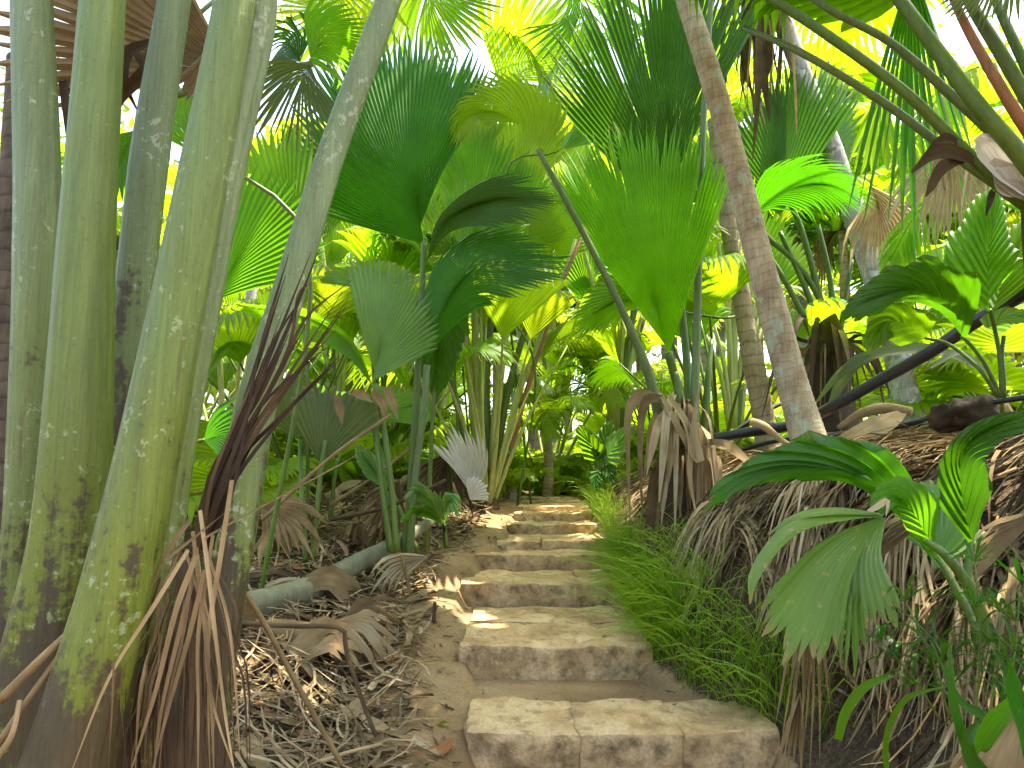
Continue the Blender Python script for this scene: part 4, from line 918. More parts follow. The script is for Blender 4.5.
# long folded blade arching to the path
blade(nr, "leaf_blade", 'leaf_deep', pp((944, 572, 2.5), (910, 512, 2.45), (862, 472, 2.4), (800, 463, 2.35), (745, 478, 2.3), (708, 508, 2.28)), [(-16, .55), (-9, .8), (-3, 1.), (0, 1.), (4, .97), (9, .75), (15, .45)], n=12, rows=14, costa=.75, free=.04, roll=R(48), seed=65, fold=-.3, pleat=.18)
blade(nr, "leaf_blade", 'leaf_pale', pp((940, 566, 2.62), (925, 520, 2.66), (905, 486, 2.75)), [(-40, .6), (-20, .85), (0, 1.), (25, .95), (50, .85)], n=16, rows=8, free=.03, costa=.3, seed=66)
blade(nr, "leaf_blade", 'leaf_pale', pp((935, 570, 2.6), (948, 540, 2.65), (958, 500, 2.7)), [(-30, .7), (0, 1.), (30, .7)], n=9, rows=8, free=.05, costa=.3, seed=67)
blade(nr, "leaf_blade", 'leaf_deep', pp((972, 546, 2.4), (962, 500, 2.36), (960, 455, 2.32), (985, 430, 2.28), (1040, 408, 2.2)), [(-26, .35), (-16, .6), (-7, .95), (0, 1.), (7, .97), (16, .66), (26, .36)], n=18, rows=12, costa=.75, free=.03, roll=R(-30), seed=68, fold=.25, pleat=.2)
# narrow-leaved bamboo-like plant
bp = thing("bamboo_plant", "slender plant with whorls of narrow shiny leaves in front of the heap of dead fronds", "plant", P(960, 700, 2.1))
rnd = random.Random(77)
for (x0, y0, x1, y1, dd) in [(950, 720, 905, 600, 2.1), (960, 730, 935, 640, 2.0), (975, 730, 975, 560, 2.15), (985, 730, 1000, 610, 2.05), (1000, 730, 1020, 580, 2.2), (940, 720, 880, 640, 2.2), (990, 740, 1015, 650, 1.95)]:
    b = MB(); tube(b, pp((x0, y0, dd), ((x0 + x1) / 2 + 5, (y0 + y1) / 2, dd), (x1, y1, dd)), [.004, .003, .002], 6, 8); link("stem", b, M['stalk'], bp)
    for k in range(3):
        t = .45 + .27 * k; c = P(x0, y0, dd).lerp(P(x1, y1, dd), t); lb = MB(); m_ = rnd.randint(5, 8)
        for j in range(m_):
            a = 2 * math.pi * j / m_ + rnd.uniform(-.3, .3); d = Vector((math.cos(a), math.sin(a) * .8, rnd.uniform(.0, .9))).normalized(); l = rnd.uniform(.10, .22)
            ribbon(lb, [c, c + d * l * .5 + Vector((0, 0, .012)), c + d * l + Vector((0, 0, -l * rnd.uniform(.1, .5)))], rnd.uniform(.009, .014), 7, fold=.3, taper=(.4, 1., .8, .05), u0=j)
        link("leaf_whorl", lb, M['leaf_deep'], bp)
bs = thing("strap_plant", "broad glossy strap leaves rising in the bottom right corner", "plant", P(1000, 800, 1.7))
for q, w, m in [([(985, 800, 1.7), (962, 735, 1.7), (952, 690, 1.7), (950, 640, 1.72)], 12, 'leaf_deep'), ([(1040, 800, 1.6), (1028, 730, 1.6), (1014, 690, 1.6), (1012, 664, 1.6)], 26, 'leaf_deep'),
                ([(970, 790, 1.72), (984, 740, 1.7), (1004, 712, 1.7), (1030, 690, 1.7)], 22, 'leaf_mid'), ([(890, 800, 1.9), (886, 740, 1.9), (905, 700, 1.9), (945, 686, 1.9)], 7, 'leaf_mid'), ([(1010, 800, 1.65), (975, 765, 1.66), (968, 740, 1.66), (980, 720, 1.7)], 18, 'leaf_deep'),
                ([(838, 740, 2.0), (846, 712, 2.0), (866, 686, 2.0), (894, 676, 2.0)], 11, 'leaf_mid'), ([(1000, 745, 1.9), (982, 715, 1.9), (960, 700, 1.9), (930, 640, 1.92)], 9, 'leaf_deep')]:
    b = MB(); ribbon(b, pp(*q), PW(w, q[0][2]), 16, ref=(.3, -1, .2), fold=.35, taper=(.8, 1., 1., .7, .1)); link("leaf_blade", b, M[m], bs)
dk = thing("dead_fan", "tan pleated dead fan leaf in the bottom right corner", "dead leaf", P(1010, 790, 1.62))
blade(dk, "leaf_blade", 'dry', pp((1034, 690, 1.72), (1012, 740, 1.7), (990, 810, 1.66)), [(-22, .9), (-10, 1.), (10, 1.), (22, .95)], n=9, pleat=.35, free=.15, costa=.1, seed=71, tint=.62)
# ------------------------------------------------------------------ bank: dead fronds, litter, grass
def ground_ray(px, py):
    """where the sight line through a picture point meets the ground"""
    d = P(px, py, 1.) - CAM; t = .8
    while t < 40:
        p = CAM + d * t
        if p.z < g(p.x, p.y): return p
        t += .03
    return CAM + d * 40
def on_path_(x, y):
    xl, xr = table(EDGE, y); return xl - .05 < x < xr + .32 + .1 * math.sin(y * 5)
def dead_frond(p, yaw, length, ll, seed, tint, label, group, n=30, lift=.05, ang=(38, 14)):
    rr = random.Random(seed); b = MB(); b.tint = tint; pts = []
    for k in range(7):
        s = length * k / 6; a = yaw + .25 * math.sin(k * .6 + seed)
        x, y = p[0] + math.cos(a) * s, p[1] + math.sin(a) * s
        if k > 1 and on_path_(x, y): break
        pts.append(Vector((x, y, g(x, y) + lift + rr.uniform(0, .03))))
    th = thing("dead_frond", label, "dead frond", pts[0], group)
    cv = catmull(pts, 24); rb = MB(); rb.tint = clamp(tint - .1); tube(rb, cv[::3] + [cv[-1]], [.010, .008, .004], 6, 20, ref=(0, 0, 1)); link("midrib", rb, M['wood'], th)
    for i in range(n):
        t = .08 + .9 * i / n; f = t * 23; k = min(int(f), 22); q = cv[k].lerp(cv[k + 1], f - k); T = (cv[k + 1] - cv[k]); T.z = 0; T.normalize(); S = Vector((-T.y, T.x, 0))
        for sg in (1, -1):
            if rr.random() < .12: continue
            an = R(lerp(ang[0], ang[1], t) + rr.uniform(-14, 14)); d = T * math.cos(an) + S * sg * math.sin(an); l = ll * rr.uniform(.6, 1.15) * (1 - .4 * t); b.tint = clamp(tint + rr.uniform(-.22, .22)); R_ = []
            w = rr.uniform(.005, .014) * clamp(p[1] / 3.6, .55, 1.); cu = rr.uniform(-.4, .4)
            if any(on_path_(q.x + d.x * l * f_, q.y + d.y * l * f_) for f_ in (.3, .6, 1.)): continue
            for r_ in range(6):
                u = r_ / 5; aa = d * math.cos(cu * u) + Vector((-d.y, d.x, 0)) * math.sin(cu * u); x = q.x + aa.x * l * u; y = q.y + aa.y * l * u
                z = max(g(x, y) + .012 + rr.uniform(0, .03), q.z - l * u * u * .9) + .03 * math.sin(u * 3.1); c = Vector((x, y, z)); ww = w * (1 - .85 * u ** 2)
                wv = Vector((-aa.y, aa.x, rr.uniform(-.5, .5))).normalized()
                R_.append([b.vert(c - wv * ww, i, u), b.vert(c + wv * ww + Vector((0, 0, ww * .5)), i + 1, u)])
            b.strip(R_)
    link("leaflets", b, M['dry'], th)
    return th
rnd = random.Random(101)
spots = []
for px, py, yaw, ln in [(1020, 418, 3.2, 2.2), (1010, 438, 3.25, 2.4), (990, 452, 3.0, 2.2), (1030, 470, 3.3, 2.4), (960, 470, 3.4, 1.9), (1020, 500, 3.15, 2.0), (900, 470, 3.35, 1.6), (940, 498, 3.6, 1.5), (870, 500, 3.5, 1.3),
                       (1000, 540, 3.4, 1.4), (830, 480, 3.7, 1.3), (860, 540, 3.9, 1.1), (800, 500, 3.9, 1.2), (760, 480, 3.8, 1.2), (740, 500, 4.0, 1.0), (720, 470, 3.6, 1.2), (780, 540, 4.1, .9), (700, 520, 4.0, .9),
                       (650, 470, 3.6, 1.2), (640, 500, 3.4, 1.0), (620, 480, 3.3, 1.0), (680, 560, 4.1, .8), (720, 560, 4.2, .8), (760, 580, 4.2, .8), (820, 600, 4.1, .8), (880, 620, 3.9, .9), (940, 640, 3.8, .9), (980, 600, 3.5, 1.1),
                       (900, 680, 4.1, .7), (950, 700, 4.0, .7), (1000, 680, 3.6, .9), (700, 490, 3.9, 1.1), (740, 530, 4.0, 1.0), (800, 470, 3.5, 1.5), (840, 500, 3.7, 1.3), (900, 530, 3.6, 1.3), (960, 430, 3.2, 2.2), (1010, 455, 3.15, 2.4), (960, 520, 3.4, 1.6), (1020, 570, 3.4, 1.4), (860, 470, 3.4, 1.6), (720, 510, 4.1, .9), (860, 440, 3.3, 1.6), (930, 440, 3.1, 1.9), (990, 400, 3.3, 1.8), (780, 460, 3.5, 1.3), (1020, 390, 3.0, 1.5)]:
    p = ground_ray(px, py); spots.append(p)
    dead_frond(p, yaw + rnd.uniform(-.2, .2), ln, rnd.uniform(.5, .8), rnd.randint(0, 9999), rnd.uniform(.38, .78), "brown dead palm frond lying in the heap on the bank right of the steps", "dead fronds heaped on the right bank", n=int(38 * ln + 14), lift=rnd.uniform(.03, .14))

def on_path(x, y, m=.0):
    xl, xr = table(EDGE, y); return xl - m < x < xr + m and y > 2
def litter(name, n, pick, lr, wr, tr, mat, seed, yaw=None, lift=.03, kindmix=True, curl=.5):
    rr = random.Random(seed); b = MB()
    for i in range(n):
        x, y = pick(rr); l = rr.uniform(*lr) * (1 if rr.random() < .75 else 1.8); w = rr.uniform(*wr); a = rr.gauss(yaw[0], yaw[1]) if yaw else rr.uniform(0, 6.283)
        d = Vector((math.cos(a), math.sin(a), 0)); s = Vector((-d.y, d.x, 0)); b.tint = clamp(rr.gauss(*tr)); R_ = []; cu = rr.uniform(-curl, curl); h0 = rr.uniform(.004, lift); tl = rr.uniform(-.3, .3); cc = rr.uniform(0, .5)
        if l > .07 and any(on_path(x + d.x * l * f_, y + d.y * l * f_, .03) for f_ in (-.55, 0, .55)): continue
        nr_ = 4 if l < .15 else 6; leafy = rr.random() < .4
        for r_ in range(nr_):
            u = r_ / (nr_ - 1); q = Vector((x, y, 0)) + d * l * (u - .5) + s * cu * l * (u - .5) ** 2
            zz = g(q.x, q.y) + h0 + tl * l * (u - .5) * .4 + (.12 * l * cc * (4 * (u - .5) ** 2)) + .004
            zz = max(zz, g(q.x, q.y) + .004); ww = w * .5 * ((math.sin(math.pi * (u * .9 + .06)) ** .7) if leafy else (1 - .7 * u * u))
            k = rr.uniform(-.3, .3) * w
            R_.append([b.vert((q.x - s.x * ww, q.y - s.y * ww, zz + k), i, u), b.vert((q.x, q.y, zz - ww * .3), i + .5, u), b.vert((q.x + s.x * ww, q.y + s.y * ww, zz + abs(k) * .5), i + 1, u)])
        b.strip(R_)
    return kind(link(name, b, M[mat]), 'stuff')
def pick_left(rr):
    while 1:
        y = 1.6 + 8.4 * rr.random() ** 1.2; xl = table(EDGE, y)[0]; t = abs(rr.gauss(0, 1.)) * 1.1 + .34 + rr.uniform(-.15, .1)
        if t < 4.2: return xl - t, y
def pick_path(rr):
    y = 2. + 6 * rr.random() ** 1.3; xl = table(EDGE, y)[0]; return xl - rr.uniform(-.0, .6), y
def pick_steps(rr):
    y = 3.3 + 5.5 * rr.random(); xl, xr = table(EDGE, y); return rr.choice([xl + abs(rr.gauss(0, .2)), xr - abs(rr.gauss(0, .25)), rr.uniform(xl, xr)]), y
def pick_right(rr):
    y = 1.7 + 7.5 * rr.random() ** 1.2; xr = table(EDGE, y)[1]; return xr + .2 + 3.2 * rr.random() ** 1.2, y
litter("leaf_litter", 3200, pick_left, (.05, .2), (.006, .03), (.63, .24), 'litter', 1, lift=.05, curl=.8)
litter("leaf_litter", 2400, pick_left, (.2, .6), (.006, .018), (.74, .2), 'litter', 2, lift=.12, curl=.9)
litter("leaf_litter", 420, pick_left, (.14, .34), (.04, .09), (.62, .22), 'litter', 6, lift=.08, curl=.5)
litter("leaf_litter", 240, pick_path, (.02, .06), (.008, .02), (.35, .2), 'litter', 3, lift=.008)
litter("dry_litter", 2400, pick_right, (.3, 1.0), (.006, .022), (.58, .22), 'dry', 4, yaw=(3.3, .3), lift=.16, curl=.3)
litter("dry_litter", 700, pick_right, (.08, .3), (.02, .07), (.5, .25), 'dry', 5, lift=.10)
litter("path_litter", 130, pick_steps, (.015, .05), (.006, .018), (.45, .25), 'litter', 9, lift=.05)
# strands draped down the cut face of the bank
rr = random.Random(8); b = MB()
for i in range(260):
    y = 2.4 + 6. * rr.random() ** 1.1; xr = table(EDGE, y)[1]; t0 = rr.uniform(.6, 1.1); t1_ = t0 - rr.uniform(.2, .45); yy = y - rr.uniform(.0, .35); b.tint = clamp(rr.gauss(.45, .22)); pts = []
    for k in range(6):
        u = k / 5; x = xr + lerp(t0, max(.34, t1_), u); q = lerp(y, yy, u); pts.append(Vector((x + rr.uniform(-.02, .02), q, g(x, q) + .05 + .05 * math.sin(3.1 * u) - .03 * u)))
    ribbon(b, pts, rr.uniform(.006, .018), 9, ref=(-.6, -.5, .5), fold=.3, taper=(.8, 1, .8, .2), twist=rr.uniform(-1.5, 1.5), u0=i)
kind(link("dry_litter", b, M['dry']), 'stuff')
def grass(n, pick, hr, wr, seed, droop):
    rr = random.Random(seed); b = MB()
    for i in range(n):
        x, y, s_ = pick(rr); h = rr.uniform(*hr) * s_; a = rr.uniform(0, 6.283); r_ = rr.uniform(.15, .8) * h * droop; d = Vector((math.cos(a), math.sin(a), 0)) + Vector((-.55, -.3, 0)); c = gv(x, y, -.01)
        pts = [c, c + Vector((0, 0, h * .55)) + d * r_ * .3, c + Vector((0, 0, h * .85)) + d * r_ * .75, c + Vector((0, 0, h * rr.uniform(.45, .95))) + d * r_ * 1.25]
        ribbon(b, pts, rr.uniform(*wr), 6, ref=(a, -1, .2), fold=.3, taper=(.8, 1., .6, .05), u0=i)
    return kind(link("grass", b, M['grass']), 'stuff')
def pick_g1(rr):
    y = rr.choice([rr.uniform(4.7, 6.4), rr.uniform(5.2, 8.8)]); xr = table(EDGE, y)[1]; return xr + .03 + abs(rr.gauss(0, .11)), y, 1.
tufts = [(random.Random(k).uniform(3.5, 5.3), random.Random(k + 50).uniform(.06, .34)) for k in range(44)]
def pick_g2(rr):
    ty, tx = rr.choice(tufts); y = ty + rr.gauss(0, .05); return table(EDGE, y)[1] + tx + rr.gauss(0, .04), y, 1.
grass(1300, pick_g1, (.14, .42), (.006, .011), 21, 1.)
grass(900, pick_g2, (.2, .46), (.005, .011), 22, 1.3)
# ferny weeds at the top of the steps
# ------------------------------------------------------------------ left: log, husk, dead leaves, twigs
b = MB(); A0 = ground_ray(212, 638); q = [A0 + Vector((-.35, -.25, .02)), A0 + Vector((0, 0, .12)), P(300, 592, 4.7), P(360, 562, 5.25), P(405, 538, 5.6), P(446, 511, 6.1)]
tube(b, q, [.085, .09, .088, .075, .065, .05, .03], 16, 60, sec=lambda a, t: 1 - .18 * math.exp(-((a - 1.2) / .5) ** 2) + .04 * noise.noise(Vector((math.cos(a), math.sin(a), t * 9))))
tag(link("fallen_log", b, M['log'], loc=A0), "long smooth grey-green fallen palm stalk lying across the litter left of the steps", "log")
b = MB(); b.tint = .48; h0 = ground_ray(266, 640); h1 = ground_ray(362, 668)
tube(b, [h0 + Vector((0, 0, .07)), h0.lerp(h1, .5) + Vector((0, 0, .09)), h1 + Vector((0, 0, .06))], [.05, .07, .062], 16, 16, cap=False, sec=lambda a, t: 1 + .1 * math.sin(a * 2 + t * 3))
tag(link("dead_sheath", b, M['wood'], loc=h0), "rolled pinkish brown dead sheath lying in the litter below the fallen log", "dead sheath")
wl = thing("dead_fan", "bleached white dead fan leaf standing in the litter at the left of the upper steps", "dead leaf", P(468, 496, 6.6))
blade(wl, "leaf_blade", 'bleached', pp((474, 500, 6.5), (466, 465, 6.5), (450, 428, 6.55)), [(-22, .9), (-12, 1.), (0, 1.), (12, .97), (24, .8), (36, .62)], n=13, pleat=.5, free=.22, costa=.05, seed=81, cup=.4, jit=.16, wave=.06, twist=.5, tint=.3)
blade(wl, "leaf_blade", 'bleached', pp((470, 500, 6.45), (478, 490, 6.4), (486, 484, 6.4)), [(-50, .9), (-20, 1.), (20, 1.), (50, .9)], n=10, pleat=.45, free=.10, costa=.05, seed=82)
def dead_fan(label, q, prof, **kw):
    th = thing("dead_fan", label, "dead leaf", P(*q[0])); t = kw.pop('tint', .6); mat = kw.pop('mat', 'dry'); kw.setdefault('jit', .25); kw.setdefault('wave', .07); kw.setdefault('sag', .12); kw['free'] = max(.3, kw.get('free', 0)); blade(th, "leaf_blade", mat, pp(*q), prof, tint=t, pleat=kw.pop('pleat', .6), twist=.6, gapw=.8, **kw); return th
dead_fan("curled tan dead fan leaf leaning over the log below the fan palms", [(428, 556, 5.3), (400, 566, 5.25), (376, 584, 5.2)], [(-26, .9), (0, 1.), (26, .8)], n=8, free=.2, seed=83, tint=.95)
dead_fan("wide cream dead leaf lying flat behind the fallen log", [(300, 576, 4.9), (262, 590, 4.75), (222, 610, 4.6)], [(-30, .8), (0, 1.), (25, .85)], n=8, free=.1, seed=84, tint=.85, roll=R(55))
dead_fan("dark brown drooping dead fan against the stalk bases", [(262, 508, 5.), (284, 520, 4.9), (305, 545, 4.8)], [(-50, .9), (0, 1.), (50, .8)], n=12, free=.35, seed=85, tint=.5)
dead_fan("tan folded dead fan standing behind the giant clump", [(290, 560, 5.1), (286, 528, 5.1), (276, 500, 5.1)], [(-26, .95), (0, 1.), (20, .9)], n=8, free=.1, seed=86, tint=.75)
dead_fan("grey-brown dead fan hooked over the young palm stems", [(400, 480, 6.2), (388, 500, 6.1), (372, 530, 6.)], [(-40, .9), (0, 1.), (40, .8)], n=12, free=.3, seed=87, tint=.35)
dead_fan("brown dead fan slumped behind the white dead leaf", [(450, 452, 7.), (440, 480, 6.9), (430, 512, 6.8)], [(-50, .9), (0, 1.), (50, .8)], n=12, free=.35, seed=88, tint=.3)
dead_fan("tan dead leaf rising upright from the heap behind the near seedling", [(905, 500, 2.9), (899, 478, 2.9), (893, 452, 2.9)], [(-14, .8), (0, 1.), (14, .9)], n=3, free=.3, seed=90, tint=.7)
dead_fan("long stiff tan dead blade lying on the heap behind the bamboo plant", [(1040, 510, 2.6), (1000, 532, 2.55), (962, 552, 2.5)], [(-18, .9), (0, 1.), (18, .9)], n=9, free=.3, seed=91, tint=.55, roll=R(30))
dead_fan("brown dead frond base running diagonally under the near seedling", [(948, 498, 2.7), (905, 524, 2.6), (862, 552, 2.5)], [(-8, .95), (0, 1.), (8, .95)], n=5, free=.3, seed=92, tint=.45)
dead_fan("shredded brown dead fan hanging under the dusty leaf", [(815, 560, 2.5), (808, 640, 2.4), (800, 740, 2.35)], [(-12, .9), (0, 1.), (14, .8)], n=9, free=.6, seed=93, tint=.5, pleat=.6)
dead_fan("pale grey folded dead leaf at the foot of the bank beside the lowest step", [(800, 690, 2.55), (795, 725, 2.5), (786, 780, 2.45)], [(-16, .9), (0, 1.), (14, .85)], n=4, free=.2, seed=94, tint=.6)
def stick(label, q, w, t=.5, mat='wood', cat="stick", name="branch"):
    b = MB(); b.tint = t; tube(b, pp(*q), [PW(w, q[0][2]) / 2, PW(w, q[-1][2]) / 2.4], 7, 14); tag(link(name, b, M[mat], loc=P(*q[0])), label, cat)
stick("bent dark brown stalk broken in two above the brown sheath", [(228, 622, 3.2), (290, 626, 3.2), (340, 628, 3.2), (346, 650, 3.2), (362, 700, 3.2), (376, 736, 3.15)], 5, .3)
stick("long brown stem slanting down from the giant clump onto the litter", [(232, 575, 2.2), (262, 620, 2.3), (300, 690, 2.4), (342, 765, 2.4)], 6, .35)
stick("short upright twig stuck in the earth beside the third step", [(434, 622, 4.65), (434, 612, 4.65), (435, 602, 4.65)], 4, .2)
stick("thin brown twig leaning against the end of the fallen log", [(402, 555, 5.2), (406, 574, 5.15), (411, 594, 5.1)], 4, .35)
stick("pale twig crossing the litter in the near left", [(320, 762, 2.7), (350, 752, 2.75), (382, 744, 2.8)], 4, .75)
stick("slanting tan pole behind the young fan palms", [(330, 505, 6.), (372, 478, 6.), (420, 440, 6.1)], 3.5, .6)
stick("second slanting tan pole crossing the olive leaf", [(262, 520, 4.6), (330, 458, 4.6), (392, 414, 4.6)], 4, .5)
stick("long thin twig sloping over the litter behind the log", [(330, 520, 5.6), (390, 506, 5.7), (446, 480, 5.8)], 4, .2)
lf = ground_ray(440, 728); b = MB(); d = Vector((.045, .03, .012)); ribbon(b, [lf + Vector((-.02, 0, .01)), lf + d * .5 + Vector((0, 0, .02)), lf + d], .04, 7, taper=(.3, 1., .1)); tag(link("fallen_leaf", b, M['leaf_yellow'], loc=lf), "small fresh yellow-green leaf fallen on the bare earth", "leaf")
for px, py, t, lab, s in [(440, 755, .98, "rusty red dead leaf on the earth at the bottom of the picture", .1), (300, 720, .5, "broad brown dead leaf nearest the lens in the litter", .13), (262, 718, 1., "orange-brown dead leaf beside the foot of the giant clump", .11), (310, 640, .8, "tan dead leaf on the rolled sheath", .1)]:
    p = ground_ray(px, py) + Vector((0, 0, .03)); b = MB(); a = rnd.uniform(0, 6); d = Vector((math.cos(a), math.sin(a), .15)) * s
    ribbon(b, [p - d, p + Vector((0, 0, -.012)), p + d], s * .75, 9, taper=(.2, 1., 1., .1), fold=.4, tint=t); tag(link("fallen_leaf", b, M['litter'], loc=p), lab, "leaf")

rnd = random.Random(606)
for k in range(30):          # whole dead leaves and torn straps lying about in the litter
    x, y = pick_left(rnd)
    if -x < .9: x -= .5
    a = rnd.uniform(0, 6.28); l = rnd.uniform(.25, .55); d = Vector((math.cos(a), math.sin(a), 0)); c = gv(x, y, .04); e_ = rnd.uniform(.05, .16)
    pts = [c, c + d * l * .5 + Vector((0, 0, e_)), c + d * l]; pts[2].z = g(pts[2].x, pts[2].y) + rnd.uniform(.02, .18)
    b = MB(); b.tint = rnd.uniform(.3, .72)
    fan_leaf(b, pts, [(-22, .85), (0, 1.), (22, .85)], n=rnd.randint(2, 5), free=.5, jit=.3, wave=.06, pleat=.6, roll=rnd.uniform(-.5, .5), ref=(0, .2, 1), seed=k, rows=8, twist=rnd.uniform(-1.2, 1.2))
    tag(link("dead_leaf", b, M['dry'], loc=c), "torn tan strip of dead fan leaf lying loose in the litter left of the steps", "dead leaf", "torn dead leaves in the litter")
# ------------------------------------------------------------------ the forest behind
def local_leaf(mb_, pl, L, prof, e, n, seed, mat_sag=.1, free=.25, rows=6):
    """petiole from the origin along +Y rising by e, then the blade; returns (petiole MB, blade MB)"""
    d = Vector((0, math.cos(e), math.sin(e))); p = d * pl; h = Vector((0, 1, 0))
    tb = MB(); tube(tb, [Vector((0, 0, 0)), d * pl * .5 + Vector((0, -.02 * pl, .03 * pl)), p], [.026 + .006 * L, .016 + .004 * L, .012], 6, 8, ref=(1, 0, 0))
    bb = MB(); q = [p, p + d * L * .45, p + d * L * .6 + h * L * .35 + Vector((0, 0, -.22 * L))]
    fan_leaf(bb, q, prof, n=n, ref=(0, -math.sin(e), math.cos(e)), rows=rows, seed=seed, sag=mat_sag, free=free, costa=.3, cup=.15)
    return tb, bb
PROTO = {}
def proto_fan(key, mat, stalkm, nl, pl, L, e0, e1, trunk_h, seed, prof=WEDGE, tm='bark_tan', tr=.09, sag=.1, free=.25, nseg=26):
    rr = random.Random(seed); meshes = []
    for k in range(3):
        e = lerp(e0, e1, k / 2.); tb, bb = local_leaf(None, pl * rr.uniform(.85, 1.15), L * rr.uniform(.85, 1.1), prof, e, nseg, seed + k, sag, free)
        meshes.append((tb, bb))
    root = thing("fan_palm", "fan palm", "palm", (0, 0, 0))
    if trunk_h:
        b = MB(); lx = rr.uniform(-.4, .4); tube(b, [Vector((0, 0, -.6)), Vector((lx * .3, 0, trunk_h * .5)), Vector((lx, 0, trunk_h))], [tr * 1.3, tr, tr * .85], 12, 40, sec=lambda a, t: 1 + .06 * (1 - (t * 26) % 1), ref=(1, 0, 0)); link("trunk", b, M[tm], root); c = Vector((lx, 0, trunk_h))
    else:
        c = Vector((0, 0, 0)); b = MB(); b.tint = .2; tube(b, [Vector((0, 0, -.5)), Vector((0, 0, .1)), Vector((0, 0, .4))], [.2, .16, .05], 10, 8, ref=(1, 0, 0)); link("trunk", b, M['wood'], root)
    built = []
    for tb, bb in meshes:
        po = link("petiole", tb, M[stalkm], root); bo = link("leaf_blade", bb, M[mat], None); bo.parent = po; built.append((po, bo))
    first = True
    for k in range(nl):
        po, bo = built[k % 3]; a = k * 2.39996 + rr.uniform(-.2, .2)
        if k < 3: p2 = po
        else:
            p2 = po.copy(); C.objects.link(p2); b2 = bo.copy(); C.objects.link(b2); p2.parent = root; b2.parent = p2
        p2.location = c; p2.rotation_euler = (rr.uniform(-.15, .15), rr.uniform(-.3, .3), a); s = rr.uniform(.8, 1.1); p2.scale = (s, s, s)
    if trunk_h:           # dead leaves hanging under the crown
        for k in range(3):
            a = rr.uniform(0, 6.28); q = [c, c + Vector((math.cos(a) * .4, math.sin(a) * .4, -.1)), c + Vector((math.cos(a) * .6, math.sin(a) * .6, -1.1))]; b = MB(); b.tint = rr.uniform(.4, .8); fan_leaf(b, q, [(-20, .8), (0, 1.), (20, .8)], n=9, free=.4, ref=(math.cos(a), math.sin(a), .3), rows=6); link("dead_leaf", b, M['dry'], root)
    PROTO[key] = [root, False]
    return root
def place(key, loc, rz, sc, label, group=None, tilt=(0, 0)):
    root, used = PROTO[key]
    if not used:
        PROTO[key][1] = True; root.location = loc; root.rotation_euler = (tilt[0], tilt[1], rz); root.scale = (sc,) * 3; root["label"] = label
        if group: root["group"] = group
        return root
    return dup(root, loc, rz, sc, tilt, label, group)
UP = [(-40, .75), (-25, .9), (0, 1.), (25, .9), (40, .75)]
proto_fan('tall', 'leaf_fresh', 'stalk', 13, 1.5, 1.35, .15, 1.1, 4.2, 201, ROUND)
proto_fan('taller', 'leaf_yellow', 'stalk_yellow', 13, 1.5, 1.5, .2, 1.2, 6.5, 202, ROUND, 'bark_grey')
proto_fan('vase', 'leaf_yellow', 'stalk_yellow', 12, 2.6, 1.7, 1.0, 1.4, 0, 203, UP)
proto_fan('vase_green', 'leaf_fresh', 'stalk', 11, 2.2, 1.6, .9, 1.35, 0, 204, WEDGE)
proto_fan('low', 'leaf_yellow', 'stalk', 11, .8, 1.0, .4, 1.1, 0, 205, ROUND)
proto_fan('low_yellow', 'leaf_yellow', 'stalk_yellow', 10, .7, .9, .3, 1.1, 0, 206, WEDGE)
def proto_pinnate(key, mat, nf, FL, trunk_h, seed, ll=.5, lw=.035, np_=46):
    rr = random.Random(seed); root = thing("feather_palm", "feather palm", "palm", (0, 0, 0)); c = Vector((0, 0, trunk_h))
    b = MB(); tube(b, [Vector((0, 0, -.5)), Vector((.05, 0, trunk_h * .5)), c + Vector((0, 0, .15))], [.11, .085, .06], 12, 40, sec=lambda a, t: 1 + .1 * (1 - (t * 18) % 1), ref=(1, 0, 0)); link("trunk", b, M['bark_tan'], root)
    fs = []
    for k in range(3):
        e = (.45, .8, 1.15)[k]; b = MB(); q = [Vector((0, 0, 0)), Vector((0, math.cos(e), math.sin(e))) * FL * .35, Vector((0, math.cos(e) * FL * .72, math.sin(e) * FL * .5)), Vector((0, FL * (.85 - .1 * k), FL * (-.05 + .3 * k)))]
        pinnate(b, q, np_, ll, lw, seed=seed + k, ref=(0, -.2, 1), droop=.45, rach=.018); fs.append(link("frond", b, M[mat], root))
    for k in range(nf):
        o = fs[k % 3] if k < 3 else fs[k % 3].copy()
        if k >= 3: C.objects.link(o); o.parent = root
        o.location = c; o.rotation_euler = (rr.uniform(-.1, .1), rr.uniform(-.15, .15), k * 2.39996)
    PROTO[key] = [root, False]
proto_pinnate('coconut', 'leaf_yellow', 11, 1.7, 1.3, 301)
proto_pinnate('coconut_tall', 'leaf_yellow', 13, 2.6, 4.5, 302, .7, .05, 52)
proto_pinnate('fern', 'leaf_yellow', 10, 1.0, .1, 303, .28, .03, 34)

def at(px, D, dz=0.): x = P(px, 384, D).x; return Vector((x, D, g(x, D) + dz))
rnd = random.Random(500)
# named ones, each with its own place
place('coconut', at(546, 10.5), .4, .78, "small feather palm with a ringed brown trunk at the head of the steps")
place('coconut', at(612, 11.5), 2.1, 1.05, "feather palm with lacy pale fronds to the right behind the head of the steps")
place('vase', at(488, 8.4, -.1), .3, .95, "tall clump of pale yellow stalks behind the white dead leaf")
place('vase', at(548, 13.), 1.3, 1.1, "far clump of thin yellow stalks above the small feather palm")
place('vase_green', at(716, 8.2), .9, .9, "thin-stalked green fan palm between the bright leaf and the slender trunk")
place('vase_green', at(650, 12.5), 2.2, .8, "green fan palm behind the stout palm's dark arching stalk")
place('vase_green', at(300, 8.), .2, .9, "green fan palm behind the olive wedge leaf")
place('vase_green', at(380, 9.2), 4.2, 1.05, "green fan palm behind the huge dark upright leaf")
place('vase', at(230, 7.6), 2.0, .85, "yellow-green fan palm seen between the giant stalks and the leaning one")
